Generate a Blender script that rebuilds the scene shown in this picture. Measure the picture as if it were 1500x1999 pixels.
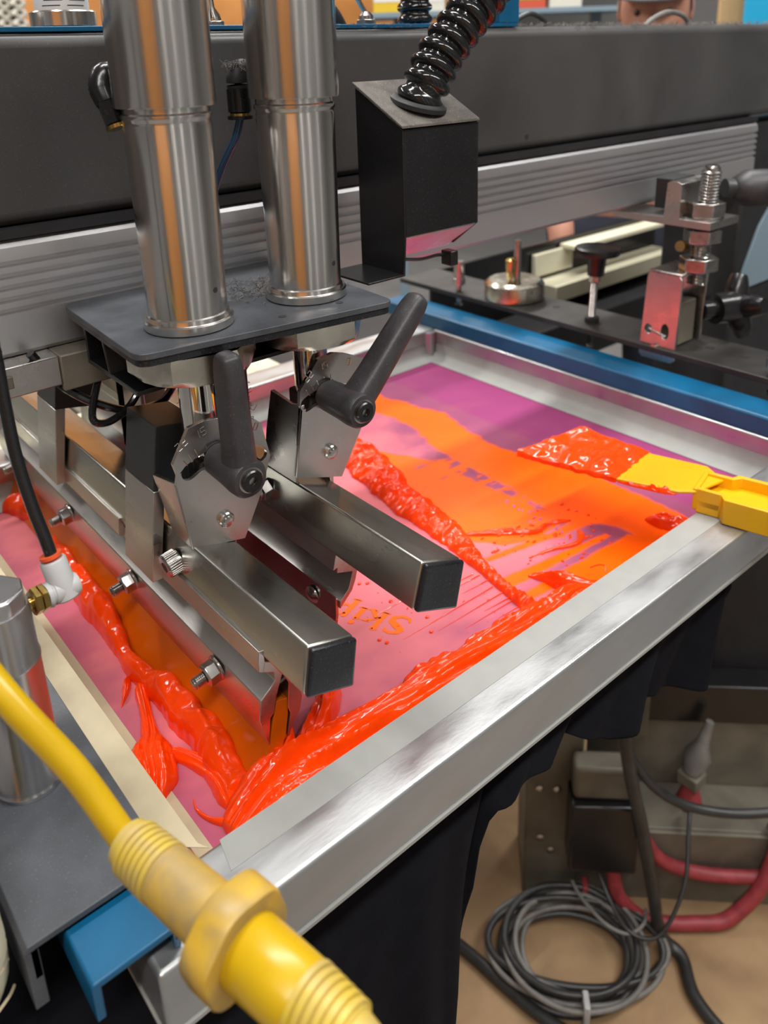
import bpy, math, random
import numpy as np
from mathutils import Vector, Matrix, noise
from mathutils.geometry import tessellate_polygon

scene = bpy.context.scene
for o in list(bpy.data.objects):
    bpy.data.objects.remove(o)
C = scene.collection
S = 0.001            # everything below is written in millimetres
PI = math.pi
random.seed(7)

# ------------------------------------------------------------------ camera
# world: +X runs along the squeegee towards the operator, +Y along the print head beam, +Z up, mesh of the screen at z = 0
cam_d = bpy.data.cameras.new('camera')
cam = bpy.data.objects.new('camera', cam_d)
C.objects.link(cam)
scene.camera = cam
right = Vector((0.64709109, 0.76181559, -0.03016833))
down = Vector((0.22452834, -0.22823195, -0.94736329))
fwd = Vector((-0.7286015, 0.6062567, -0.31873605))
m = Matrix((right, -down, -fwd)).transposed().to_4x4()
m.translation = Vector((254, 0, 407.7)) * S
cam.matrix_world = m
F_PX, CY_PX = 1610.67, 638.4
cam_d.sensor_fit = 'VERTICAL'
cam_d.sensor_height = 36.0
cam_d.lens = F_PX / 1999.0 * 36.0
cam_d.shift_y = -(999.5 - CY_PX) / 1999.0
cam_d.clip_start = 0.01
cam_d.clip_end = 60
cam_d.dof.use_dof = True
cam_d.dof.focus_distance = 0.50
cam_d.dof.aperture_fstop = 9.0

# ------------------------------------------------------------------ world, lamps, exposure
w = bpy.data.worlds.new('world')
scene.world = w
w.use_nodes = True
w.node_tree.nodes['Background'].inputs[0].default_value = (0.90, 0.95, 1.0, 1)
w.node_tree.nodes['Background'].inputs[1].default_value = 0.10

def area_light(name, loc, rot, sx, sy, power, col=(1, 0.985, 0.96)):
    d = bpy.data.lights.new(name, 'AREA')
    d.shape = 'RECTANGLE'
    d.size, d.size_y, d.energy, d.color = sx, sy, power, col
    o = bpy.data.objects.new(name, d)
    o.location, o.rotation_euler = loc, rot
    C.objects.link(o)
    return o
# fluorescent strips under the shop ceiling
LAMPS = [(-2.4, -0.4), (-2.4, 2.2), (-0.55, 0.9), (0.95, -0.8), (0.95, 1.5)]
for i, (lx, ly) in enumerate(LAMPS):
    area_light('ceiling_strip_lamp', (lx, ly, 2.03), (0, 0, 0), 0.16, 1.9, 50)
scene.view_settings.view_transform = 'Standard'
scene.view_settings.look = 'None'
scene.view_settings.gamma = 1
scene.view_settings.use_curve_mapping = False
scene.view_settings.exposure = -0.05
scene.cycles.use_denoising = True
scene.cycles.max_bounces = 8
scene.cycles.sample_clamp_indirect = 6
scene.cycles.caustics_reflective = False
scene.cycles.caustics_refractive = False

# ------------------------------------------------------------------ materials
MATS = {}
def lin(c):
    return tuple(((v / 255) / 12.92 if v / 255 <= 0.04045 else ((v / 255 + 0.055) / 1.055) ** 2.4) for v in c)

def mat(name, col, rough=0.5, metal=0.0, var=0.0, vscale=20, rvar=0.0, col2=None, stretch=(1, 1, 1), bump=0.0, bscale=200,
        coat=0.0, spec=0.5, sss=0.0, dust=0.0, aniso=0.0, trans=0.0):
    if name in MATS:
        return MATS[name]
    mt = bpy.data.materials.new(name)
    mt.use_nodes = True
    nt = mt.node_tree
    b = nt.nodes['Principled BSDF']
    b.inputs['Roughness'].default_value = rough
    b.inputs['Metallic'].default_value = metal
    b.inputs['Specular IOR Level'].default_value = spec
    b.inputs['Coat Weight'].default_value = coat
    b.inputs['Coat Roughness'].default_value = 0.08
    b.inputs['Anisotropic'].default_value = aniso
    b.inputs['Transmission Weight'].default_value = trans
    if sss:
        b.inputs['Subsurface Weight'].default_value = sss
        b.inputs['Subsurface Radius'].default_value = (0.006, 0.002, 0.001)
        b.inputs['Subsurface Scale'].default_value = 1.0
    b.inputs['Base Color'].default_value = (*col, 1)
    tc = nt.nodes.new('ShaderNodeTexCoord')
    mp = nt.nodes.new('ShaderNodeMapping')
    mp.inputs['Scale'].default_value = stretch
    nt.links.new(tc.outputs['Object'], mp.inputs['Vector'])
    def nz(sc, det=5, dist=0.0):
        n = nt.nodes.new('ShaderNodeTexNoise')
        n.inputs['Scale'].default_value = sc
        n.inputs['Detail'].default_value = det
        n.inputs['Distortion'].default_value = dist
        nt.links.new(mp.outputs[0], n.inputs['Vector'])
        return n
    colsock = None
    if var or col2:
        n = nz(vscale, 6, 0.4)
        r = nt.nodes.new('ShaderNodeMapRange')
        r.inputs[1].default_value, r.inputs[2].default_value = 0.32, 0.68
        nt.links.new(n.outputs['Fac'], r.inputs[0])
        mx = nt.nodes.new('ShaderNodeMix')
        mx.data_type = 'RGBA'
        c2 = col2 if col2 else tuple(max(0, v * (1 - var)) for v in col)
        mx.inputs[6].default_value = (*col, 1)
        mx.inputs[7].default_value = (*c2, 1)
        nt.links.new(r.outputs[0], mx.inputs[0])
        colsock = mx.outputs[2]
    if dust:
        n = nz(900, 3)
        r = nt.nodes.new('ShaderNodeMapRange')
        r.inputs[1].default_value, r.inputs[2].default_value = 0.60, 0.80
        r.inputs[4].default_value = dust
        nt.links.new(n.outputs['Fac'], r.inputs[0])
        mx = nt.nodes.new('ShaderNodeMix')
        mx.data_type = 'RGBA'
        if colsock:
            nt.links.new(colsock, mx.inputs[6])
        else:
            mx.inputs[6].default_value = (*col, 1)
        mx.inputs[7].default_value = (0.45, 0.43, 0.42, 1)
        nt.links.new(r.outputs[0], mx.inputs[0])
        colsock = mx.outputs[2]
    if colsock:
        nt.links.new(colsock, b.inputs['Base Color'])
    if rvar:
        n = nz(vscale * 1.7, 5)
        r = nt.nodes.new('ShaderNodeMapRange')
        r.inputs[1].default_value, r.inputs[2].default_value = 0.3, 0.7
        r.inputs[3].default_value, r.inputs[4].default_value = max(0.02, rough - rvar), min(1, rough + rvar)
        nt.links.new(n.outputs['Fac'], r.inputs[0])
        nt.links.new(r.outputs[0], b.inputs['Roughness'])
    if bump:
        n = nz(bscale, 4)
        bp = nt.nodes.new('ShaderNodeBump')
        bp.inputs['Strength'].default_value = bump
        bp.inputs['Distance'].default_value = 0.001
        nt.links.new(n.outputs['Fac'], bp.inputs['Height'])
        nt.links.new(bp.outputs[0], b.inputs['Normal'])
    MATS[name] = mt
    return mt

M = dict(
    frame=mat('frame aluminium', (0.51, 0.52, 0.525), 0.38, 0.88, var=0.16, vscale=28, rvar=0.12, stretch=(1, 0.35, 1), bump=0.05, bscale=500),
    tape=mat('white frame tape', (0.33, 0.335, 0.315), 0.55, var=0.08, vscale=60),
    cream=mat('cream masking tape', (0.56, 0.47, 0.31), 0.6, var=0.10, vscale=70, bump=0.1, bscale=400),
    chrome=mat('turned steel', (0.72, 0.70, 0.67), 0.20, 1.0, var=0.10, vscale=30, rvar=0.05, stretch=(1, 1, 0.05), bump=0.03, bscale=900),
    rod=mat('chromed rod', (0.78, 0.75, 0.70), 0.06, 1.0),
    zinc=mat('zinc plated sheet', (0.60, 0.58, 0.56), 0.30, 1.0, var=0.16, vscale=22, rvar=0.10, bump=0.03, bscale=300),
    nut=mat('nickel plated steel', (0.64, 0.605, 0.52), 0.26, 1.0, var=0.10, vscale=40, rvar=0.05, bump=0.02, bscale=900),
    bolt=mat('bolt steel', (0.58, 0.56, 0.54), 0.22, 1.0, var=0.3, vscale=150),
    tube=mat('bare steel tube', (0.56, 0.555, 0.51), 0.27, 1.0, var=0.25, vscale=14, rvar=0.10, stretch=(0.25, 1, 1), bump=0.02, bscale=400),
    holder=mat('extruded aluminium', (0.62, 0.59, 0.56), 0.33, 1.0, var=0.18, vscale=25, rvar=0.1, stretch=(0.25, 1, 1), bump=0.04, bscale=500),
    rail=mat('anodised aluminium rail', (0.62, 0.62, 0.635), 0.38, 0.85, var=0.10, vscale=14, stretch=(1, 0.15, 1), rvar=0.06),
    beam=mat('dark painted steel', (0.075, 0.074, 0.074), 0.40, var=0.38, vscale=7, rvar=0.10, dust=0.12, bump=0.05, bscale=700),
    plate=mat('blackened plate', (0.085, 0.092, 0.105), 0.45, var=0.5, vscale=24, rvar=0.08, dust=0.18),
    chan=mat('worn dark channel', (0.040, 0.037, 0.034), 0.5, var=0.5, vscale=18, rvar=0.1, dust=0.1),
    black=mat('black enamel', (0.012, 0.012, 0.013), 0.24, var=0.3, vscale=30, dust=0.06),
    matte=mat('matte black', (0.018, 0.018, 0.020), 0.6, var=0.4, vscale=40, dust=0.05),
    blackblk=mat('black acetal block', (0.035, 0.037, 0.040), 0.40, var=0.5, vscale=30, dust=0.08),
    lever=mat('worn black nylon', (0.050, 0.047, 0.052), 0.44, var=0.45, vscale=55, dust=0.16, bump=0.15, bscale=900),
    rubber=mat('black rubber', (0.014, 0.015, 0.019), 0.26, var=0.5, vscale=50, dust=0.12),
    hose=mat('glossy black hose', (0.012, 0.012, 0.013), 0.12, dust=0.03),
    blue=mat('blue enamel', (0.004, 0.115, 0.25), 0.35, var=0.25, vscale=20),
    ink=mat('orange plastisol ink', (1.0, 0.060, 0.002), 0.13, var=0.10, vscale=45, rvar=0.05, bump=0.30, bscale=130, sss=0.08, spec=0.42),
    inkdry=mat('half dried orange ink', (0.95, 0.035, 0.004), 0.30, var=0.3, vscale=150, bump=0.9, bscale=500),
    blade=mat('amber polyurethane', (0.64, 0.115, 0.002), 0.30, var=0.18, vscale=8, spec=0.4),
    yellow=mat('yellow plastic', (0.80, 0.42, 0.003), 0.35, var=0.08, vscale=30),
    cable=mat('yellow cable jacket', (0.56, 0.35, 0.006), 0.30, var=0.12, vscale=40),
    conn=mat('grimy yellow nylon', (0.54, 0.33, 0.03), 0.42, col2=(0.27, 0.20, 0.10), vscale=55, dust=0.1),
    conn2=mat('paler yellow nylon', (0.40, 0.30, 0.13), 0.42, col2=(0.55, 0.39, 0.03), vscale=60, dust=0.1),
    brass=mat('brass', (0.52, 0.36, 0.11), 0.25, 1.0, var=0.3, vscale=90),
    white=mat('white nylon', (0.48, 0.48, 0.48), 0.4, var=0.05, vscale=60),
    orangecap=mat('orange release collar', (0.75, 0.10, 0.03), 0.4),
    alu=mat('satin aluminium', (0.62, 0.62, 0.63), 0.28, 1.0, var=0.2, vscale=25, rvar=0.1, stretch=(1, 1, 0.3)),
    lint=mat('grey lint', (0.30, 0.28, 0.26), 0.95, var=0.5, vscale=200, bump=1.0, bscale=1500),
    wood=mat('orange stained plywood', (0.62, 0.27, 0.075), 0.6, col2=(0.45, 0.18, 0.045), vscale=3.0, stretch=(1, 1, 3)),
    osb=mat('pale plywood', (0.60, 0.40, 0.20), 0.7, col2=(0.50, 0.31, 0.14), vscale=2.5),
    floor=mat('grey concrete floor', (0.26, 0.255, 0.25), 0.7, var=0.2, vscale=5),
    hardboard=mat('dusty hardboard', (0.40, 0.255, 0.13), 0.7, col2=(0.26, 0.16, 0.08), vscale=11, dust=0.12),
    lid=mat('dust covered black sheet', (0.13, 0.115, 0.10), 0.8, var=0.5, vscale=60, dust=0.5),
    reflectpost=mat('white enamel', (0.80, 0.80, 0.78), 0.4),
    wall=mat('painted wall', (0.36, 0.36, 0.355), 0.8, var=0.1, vscale=2),
    ceil=mat('white ceiling', (0.70, 0.69, 0.66), 0.9, var=0.05, vscale=2),
    cloth=mat('black cotton jersey', (0.006, 0.006, 0.009), 0.95, var=0.3, vscale=60, bump=0.3, bscale=900, spec=0.15),
    steelgrey=mat('dirty grey steel', (0.20, 0.18, 0.14), 0.55, 0.3, var=0.4, vscale=16, dust=0.25),
    redhose=mat('red rubber hose', (0.36, 0.045, 0.055), 0.5, var=0.35, vscale=60),
    greycable=mat('grey cable', (0.20, 0.19, 0.175), 0.5, var=0.3, vscale=60),
    darkcable=mat('black cable', (0.030, 0.030, 0.030), 0.4, var=0.4, vscale=50, dust=0.3),
    skin=mat('skin', (0.62, 0.30, 0.21), 0.5, var=0.12, vscale=25, sss=0.1),
    hair=mat('dark hair', (0.020, 0.014, 0.010), 0.5),
    cap=mat('grey cap', (0.10, 0.10, 0.11), 0.8),
    eye=mat('eye', (0.05, 0.03, 0.02), 0.15),
    navy=mat('navy work shirt', (0.012, 0.014, 0.026), 0.85),
    bluehose=mat('clear blue hose', (0.03, 0.10, 0.22), 0.15, coat=0.5),
    creamboard=mat('cream board', (0.66, 0.62, 0.46), 0.6, var=0.08, vscale=20),
    paper=mat('paper label', (0.78, 0.77, 0.74), 0.6),
    print=mat('printed black', (0.02, 0.02, 0.02), 0.6),
    boxyel=mat('yellow box', (0.75, 0.50, 0.03), 0.6), boxred=mat('red box', (0.62, 0.09, 0.04), 0.6),
    boxgreen=mat('green label', (0.10, 0.50, 0.04), 0.6), boxwhite=mat('white box', (0.70, 0.67, 0.58), 0.6),
    boxblue=mat('sky blue panel', (0.01, 0.36, 0.62), 0.5),
    shelf=mat('blue grey shelf', (0.22, 0.30, 0.36), 0.5),
    goldpin=mat('yellow zinc', (0.60, 0.44, 0.18), 0.25, 1.0),
)

# ------------------------------------------------------------------ mesh builder
class MB:
    def __init__(self):
        self.v, self.f = [], []
    def _add(self, vs, fs):
        b = len(self.v)
        self.v += [tuple(p) for p in vs]
        self.f += [tuple(i + b for i in q) for q in fs]
        return self
    def box(self, x0, x1, y0, y1, z0, z1, rot=None, at=None):
        vs = [Vector((x, y, z)) for x in (x0, x1) for y in (y0, y1) for z in (z0, z1)]
        if rot is not None:
            vs = [rot @ p for p in vs]
        if at is not None:
            vs = [p + Vector(at) for p in vs]
        return self._add(vs, [(0, 1, 3, 2), (4, 6, 7, 5), (0, 4, 5, 1), (2, 3, 7, 6), (0, 2, 6, 4), (1, 5, 7, 3)])
    def prism(self, poly, axis, a0, a1, holes=()):
        """outline in the two other axes (in xyz order), extruded along axis from a0 to a1"""
        def P(q, a):
            q = list(q)
            q.insert('xyz'.index(axis), a)
            return q
        rings = [list(poly)] + [list(h) for h in holes]
        flat = [p for r in rings for p in r]
        n = len(flat)
        tris = tessellate_polygon([[Vector((p[0], p[1], 0)) for p in r] for r in rings])
        vs = [P(p, a0) for p in flat] + [P(p, a1) for p in flat]
        fs = []
        if len(rings) == 1 and len(poly) <= 4:
            fs.append(tuple(range(n)))
            fs.append(tuple(range(n, 2 * n)))
        else:
            fs += [tuple(t) for t in tris] + [tuple(i + n for i in t) for t in tris]
        b = 0
        for r in rings:
            k = len(r)
            for i in range(k):
                j = (i + 1) % k
                fs.append((b + i, b + j, n + b + j, n + b + i))
            b += k
        return self._add(vs, fs)
    def lathe(self, prof, p0, d=(0, 0, 1), n=40, caps=True):
        """prof: list of (distance along d, radius)"""
        d = Vector(d).normalized()
        u = d.orthogonal().normalized()
        v = d.cross(u)
        p0 = Vector(p0)
        vs, fs = [], []
        for (t, r) in prof:
            for k in range(n):
                a = 2 * PI * k / n
                vs.append(p0 + d * t + (u * math.cos(a) + v * math.sin(a)) * r)
        for i in range(len(prof) - 1):
            for k in range(n):
                k2 = (k + 1) % n
                fs.append((i * n + k, i * n + k2, (i + 1) * n + k2, (i + 1) * n + k))
        if caps:
            fs.append(tuple(range(n))[::-1])
            fs.append(tuple((len(prof) - 1) * n + k for k in range(n)))
        return self._add(vs, fs)
    def cyl(self, p0, p1, r0, r1=None, n=28):
        d = Vector(p1) - Vector(p0)
        return self.lathe([(0, r0), (d.length, r0 if r1 is None else r1)], p0, d, n)
    def sweep(self, pts, rad, n=12, sub=6, closed=False, shape=None, up=(0, 0, 1)):
        """tube along a smooth path; rad: number or list (per control point); shape: function(angle)->(a,b) factors"""
        P, Rr = spline(pts, rad, sub, closed)
        m_ = len(P)
        vs, fs = [], []
        upv = Vector(up)
        for i in range(m_):
            t = (P[(i + 1) % m_] - P[i - 1]) if closed else (P[min(i + 1, m_ - 1)] - P[max(i - 1, 0)])
            t.normalize()
            a = t.cross(upv)
            if a.length < 1e-3:
                a = t.cross(Vector((1, 0, 0)))
            a.normalize()
            b = a.cross(t)
            for k in range(n):
                an = 2 * PI * k / n
                sa, sb = shape(an) if shape else (math.cos(an), math.sin(an))
                vs.append(P[i] + (a * sa + b * sb) * Rr[i])
        for i in range(m_ if closed else m_ - 1):
            i2 = (i + 1) % m_
            for k in range(n):
                k2 = (k + 1) % n
                fs.append((i * n + k, i * n + k2, i2 * n + k2, i2 * n + k))
        if not closed:
            fs.append(tuple(range(n))[::-1])
            fs.append(tuple((m_ - 1) * n + k for k in range(n)))
        return self._add(vs, fs)
    def ball(self, c, r, n=12, m_=8, sc=(1, 1, 1)):
        vs, fs = [], []
        for i in range(1, m_):
            th = PI * i / m_
            for k in range(n):
                a = 2 * PI * k / n
                vs.append((c[0] + r * sc[0] * math.sin(th) * math.cos(a), c[1] + r * sc[1] * math.sin(th) * math.sin(a), c[2] + r * sc[2] * math.cos(th)))
        vs += [(c[0], c[1], c[2] + r * sc[2]), (c[0], c[1], c[2] - r * sc[2])]
        t, bo = len(vs) - 2, len(vs) - 1
        for i in range(m_ - 2):
            for k in range(n):
                k2 = (k + 1) % n
                fs.append((i * n + k, (i + 1) * n + k, (i + 1) * n + k2, i * n + k2))
        for k in range(n):
            k2 = (k + 1) % n
            fs.append((t, k, k2))
            fs.append((bo, (m_ - 2) * n + k2, (m_ - 2) * n + k))
        return self._add(vs, fs)
    def mesh(self, name):
        me = bpy.data.meshes.new(name)
        me.from_pydata([Vector(p) * S for p in self.v], [], self.f)
        me.validate()
        import bmesh
        bm = bmesh.new()
        bm.from_mesh(me)
        bmesh.ops.recalc_face_normals(bm, faces=bm.faces)
        bm.to_mesh(me)
        bm.free()
        return me
    def build(self, name, material, parent=None, bevel=0.0, smooth=35, segs=2):
        me = self.mesh(name)
        me.materials.append(material)
        return link_mesh(name, me, parent, bevel, smooth, segs)

def link_mesh(name, me, parent=None, bevel=0.0, smooth=35, segs=2):
    if smooth:
        me.shade_smooth()
        me.set_sharp_from_angle(angle=math.radians(smooth))
    o = bpy.data.objects.new(name, me)
    C.objects.link(o)
    if parent is not None:
        o.parent = parent
        o.matrix_parent_inverse = world_of(parent).inverted()
    if bevel:
        b = o.modifiers.new('bevel', 'BEVEL')
        b.width = bevel * S
        b.segments = segs
        b.limit_method = 'ANGLE'
        b.angle_limit = math.radians(32)
        b.harden_normals = False
    return o

def world_of(o):
    mw = o.matrix_basis.copy()
    if o.parent is not None:
        mw = world_of(o.parent) @ o.matrix_parent_inverse @ mw
    return mw

def spline(pts, rad, sub, closed=False):
    P = [Vector(p) for p in pts]
    R_ = list(rad) if hasattr(rad, '__len__') else [rad] * len(P)
    out, ro = [], []
    n = len(P)
    segn = n if closed else n - 1
    for i in range(segn):
        g = (lambda k: P[k % n]) if closed else (lambda k: P[max(0, min(n - 1, k))])
        p0, p1, p2, p3 = g(i - 1), g(i), g(i + 1), g(i + 2)
        for s in range(sub):
            t = s / sub
            out.append(0.5 * ((2 * p1) + (p2 - p0) * t + (2 * p0 - 5 * p1 + 4 * p2 - p3) * t * t + (3 * p1 - p0 - 3 * p2 + p3) * t ** 3))
            ro.append(R_[i] * (1 - t) + R_[(i + 1) % n] * t)
    if not closed:
        out.append(P[-1])
        ro.append(R_[-1])
    return out, ro

def tag(o, label, cat, group=None, kind=None):
    o['label'] = label
    o['category'] = cat
    if group:
        o['group'] = group
    if kind:
        o['kind'] = kind
    return o

def thing(name, label, cat, loc, group=None):
    o = bpy.data.objects.new(name, None)
    o.empty_display_size = 0.02
    C.objects.link(o)
    o.location = Vector(loc) * S
    return tag(o, label, cat, group)

def struct(o):
    o['kind'] = 'structure'
    return o

def hexa(r, a0=0.0, c=(0, 0)):
    return [(c[0] + r * math.cos(a0 + k * PI / 3), c[1] + r * math.sin(a0 + k * PI / 3)) for k in range(6)]

def nz3(x, y, z):
    return noise.noise(Vector((x, y, z)))

# ================================================================== the room
FL = -850
struct(MB().box(-4500, 3200, -3500, 5500, FL - 40, FL).build('floor', M['floor']))
struct(MB().box(-4500, 3200, -3500, 5500, 2090, 2130).build('ceiling', M['ceil']))
struct(MB().box(-4540, -4500, -3500, 5500, FL, 2090).build('wall_far', M['wall']))
struct(MB().box(3200, 3240, -3500, 5500, FL, 2090).build('wall_near', M['wall']))
struct(MB().box(-4500, 3200, -3540, -3500, FL, 2090).build('wall_left', M['wall']))
struct(MB().box(-4500, 3200, 5500, 5540, FL, 2090).build('wall_right', M['wall']))
# stained plywood panel added out of view to mirror an orange stripe in the chrome
rz = Matrix.Rotation(math.radians(-44), 3, 'Z')
struct(MB().box(0, 45, -620, 620, FL, 1250, rot=rz, at=(1500, -1500, 0)).build('reflection_panel', M['wood']))
# unseen white posts, added only for bright vertical stripes in the cylinder reflections
for i, (px_, py_, wd) in enumerate([(1370, -180, 70), (1400, 400, 60), (1150, 1100, 40)]):
    struct(MB().box(-wd, wd, -wd, wd, FL, 1300, at=(px_, py_, 0)).build('sheeting_or_reflector_%d' % (i + 4), M['reflectpost'], bevel=4))
# stained plywood sheeting on the far wall
for i, (y0, y1) in enumerate([(-200, 1080), (1090, 2300), (2310, 3500)]):
    struct(MB().box(-3190, -3170, y0, y1, 330, 1500).build('sheeting_or_reflector_%d' % (i + 1), M['wood']))

# ================================================================== print head beam and rail
t = thing('print_head_beam', 'long dark grey painted steel beam running across the press', 'beam', (-315, 500, 309))
hole = [(640 + 2.2 * math.cos(a), 322 + 3.2 * math.sin(a)) for a in [k * PI / 6 for k in range(12)]]
MB().box(-345, -287, -500, 1500, 309, 424).build('beam_body', M['beam'], t, bevel=9, segs=4)
MB().cyl((-287.3, 640, 322), (-286.8, 640, 322), 2.6).build('screw_hole', M['print'], t)
# ---- lint lying along the top of the beam
rnd = random.Random(3)
mb = MB()
for k in range(700):
    y = rnd.uniform(560, 1180) if rnd.random() < 0.8 else rnd.uniform(380, 560)
    x = rnd.uniform(-300, -290)
    p = Vector((x, y, 424))
    hgt = rnd.uniform(0.5, 4.6)
    mb.sweep([p, p + Vector((rnd.uniform(-2, 2), rnd.uniform(-3, 3), hgt)), p + Vector((rnd.uniform(-3, 3), rnd.uniform(-5, 5), rnd.uniform(0.3, 2.0)))], 0.16, n=4, sub=3)
lint = mb.build('lint', M['lint'])
tag(lint, 'pale lint fuzz along the top edge of the dark beam', 'lint', kind='stuff')

t = thing('slide_rail', 'ribbed silver aluminium slide rail under the dark beam', 'rail', (-315, 300, 228))
prof = [(-345, 228), (-283, 228), (-280.5, 231), (-280.5, 255)]
for zc in (258.0, 265.5, 273.0, 280.5, 288.0):
    prof += [(-280.5, zc - 1.9), (-283.4, zc - 1.3), (-283.4, zc + 1.3), (-280.5, zc + 1.9)]
prof += [(-280.5, 293), (-281.5, 298), (-285, 302), (-290, 303), (-345, 303)]
prof = [prof[0]] + [p for i, p in enumerate(prof[1:]) if p != prof[i]]
MB().prism(prof, 'y', -500, 1100).build('extrusion', M['rail'], t, smooth=20)
MB().box(-343, -286, 1100, 1104, 229, 302).build('end_plate', M['matte'], t, bevel=1)
MB().box(-343, -282, -500, 1100, 303, 309).build('spacer', M['matte'], t)

# ================================================================== printing screen
t = thing('printing_screen', 'aluminium framed printing screen with purple mesh under the squeegees', 'screen', (-287, 430, 0))
SCREEN = t
MB().box(-40, 0, 76, 785, 0, 38).build('frame_rail', M['frame'], t, bevel=2.5, segs=3)
MB().box(-575, -535, 76, 785, 0, 38).build('frame_rail', M['frame'], t, bevel=2.5, segs=3)
MB().box(-535, -40, 76, 116, 0, 38).build('frame_rail', M['frame'], t, bevel=2.5, segs=3)
MB().box(-535, -40, 745, 785, 0, 38).build('frame_rail', M['frame'], t, bevel=2.5, segs=3)
mb = MB()
for q in ((-3, 1.2, 75, 786), (-576, -572, 75, 786), (-572, -3, 75, 79), (-572, -3, 782, 786)):
    mb.box(*q, -1.6, 1.4)
mb.build('glued_mesh_edge', M['tape'], t, bevel=0.5)
# tape on the near rail, the side rails and along the mesh
MB().prism([(-40.2, 128), (-22, 124), (-21, 600), (-40.2, 596)], 'z', 37.9, 38.25).build('tape_strip', M['tape'], t)
MB().prism([(-40, 590), (-3, 583), (-2, 600), (-40, 606)], 'z', 38.2, 38.5).build('tape_strip', M['cream'], t)
MB().prism([(-530, 99), (-62, 99), (-40, 122), (-46, 119), (-530, 117)], 'z', 37.95, 38.3).build('tape_strip', M['cream'], t)
mb = MB()
mb.prism([(116, 38.2), (117.5, 38), (119, 4), (136, 0.6), (136, 0.2), (117, 1.0)], 'x', -533, -62)
mb.build('tape_strip', M['cream'], t, smooth=60)
mb = MB()
mb.prism([(744.8, 20), (743, 8), (737, 2.5), (722, 0.7), (722, 0.2), (744.8, 0.2)], 'x', -533, -42)
mb.build('tape_strip', M['tape'], t, smooth=60)
mb = MB()
mb.prism([(-534.8, 20), (-533, 8), (-527, 2.5), (-515, 0.7), (-515, 0.2), (-534.8, 0.2)], 'y', 118, 743)
mb.build('tape_strip', M['tape'], t, smooth=60)
MB().cyl((-537, 738, 2), (-537, 738, 36), 9).build('weld_corner', M['frame'], t)

# ---- the mesh: woven fabric with emulsion, wiped ink film and the stencil, kept as a colour attribute of the real stains
X0, X1, Y0, Y1, STEP = -535.0, -40.0, 116.0, 745.0, 2.0
nx, ny = int((X1 - X0) / STEP) + 1, int((Y1 - Y0) / STEP) + 1
gx, gy = np.meshgrid(np.linspace(X0, X1, nx), np.linspace(Y0, Y1, ny), indexing='ij')

def vnoise(x, y, seed, sx, sy):
    """smooth value noise on the grid"""
    r = np.random.RandomState(seed).rand(256, 256)
    u, v = x / sx, y / sy
    i, j = np.floor(u).astype(int), np.floor(v).astype(int)
    fu, fv = u - i, v - j
    fu, fv = fu * fu * (3 - 2 * fu), fv * fv * (3 - 2 * fv)
    g = lambda a, b: r[a % 256, b % 256]
    return (g(i, j) * (1 - fu) + g(i + 1, j) * fu) * (1 - fv) + (g(i, j + 1) * (1 - fu) + g(i + 1, j + 1) * fu) * fv - 0.5

def fbm(x, y, seed, sx, sy, oct=4):
    o, a = 0, 1.0
    for k in range(oct):
        o = o + a * vnoise(x + 37 * k, y + 11 * k, seed + k, sx / 2 ** k, sy / 2 ** k)
        a *= 0.5
    return o

def sdf(poly, x, y):
    """signed distance, negative inside"""
    d = np.full(x.shape, 1e9)
    inside = np.zeros(x.shape, bool)
    n = len(poly)
    for i in range(n):
        ax, ay = poly[i]
        bx, by = poly[(i + 1) % n]
        ex, ey = bx - ax, by - ay
        wx, wy = x - ax, y - ay
        tt = np.clip((wx * ex + wy * ey) / (ex * ex + ey * ey), 0, 1)
        d = np.minimum(d, (wx - ex * tt) ** 2 + (wy - ey * tt) ** 2)
        c = ((ay > y) != (by > y)) & (x < (bx - ax) * (y - ay) / ((by - ay) if by != ay else 1e-9) + ax)
        inside ^= c
    d = np.sqrt(d)
    return np.where(inside, -d, d)

def sstep(a, b, v):
    u = np.clip((v - a) / (b - a), 0, 1)
    return u * u * (3 - 2 * u)

streak = fbm(gx, gy, 5, 9, 120)          # streaks pulled along Y by the blades
rough_n = fbm(gx, gy, 21, 26, 40)
fine = fbm(gx, gy, 33, 6, 9, 3)
ink = np.zeros(gx.shape)
# broad wet film on the far half of the print
polyA = [(-520, 560), (-499, 582), (-485, 601), (-431, 607), (-385, 622), (-345, 610), (-293, 601), (-244, 606), (-208, 624), (-152, 623), (-101, 622),
         (-78, 620), (-60, 600), (-50, 560), (-50, 448), (-72, 440), (-84, 452), (-92, 560), (-118, 556), (-140, 530), (-170, 540), (-230, 545), (-300, 548), (-345, 556), (-372, 566), (-420, 570), (-470, 560), (-520, 540)]
ink = np.maximum(ink, 1 - sstep(-3, 3, sdf(polyA, gx, gy) + 6 * rough_n + 3.5 * streak))
# smear behind the flood bar
polyB = [(-400, 470), (-380, 492), (-310, 526), (-227, 531), (-181, 536), (-151, 536), (-128, 515), (-139, 500), (-156, 468), (-176, 452), (-212, 452), (-278, 450), (-340, 455)]
ink = np.maximum(ink, (1.0 + 0.12 * rough_n) * (1 - sstep(-2, 2, sdf(polyB, gx, gy) + 6 * rough_n + 1.5 * fine)))
# streaky bridge between the two
polyC = [(-330, 505), (-230, 528), (-140, 528), (-110, 560), (-180, 560), (-300, 552)]
ink = np.maximum(ink, (1 - sstep(-2, 2, sdf(polyC, gx, gy) + 4)) * sstep(0.02, 0.16, streak + 0.5 * fine + 0.10))
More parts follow.
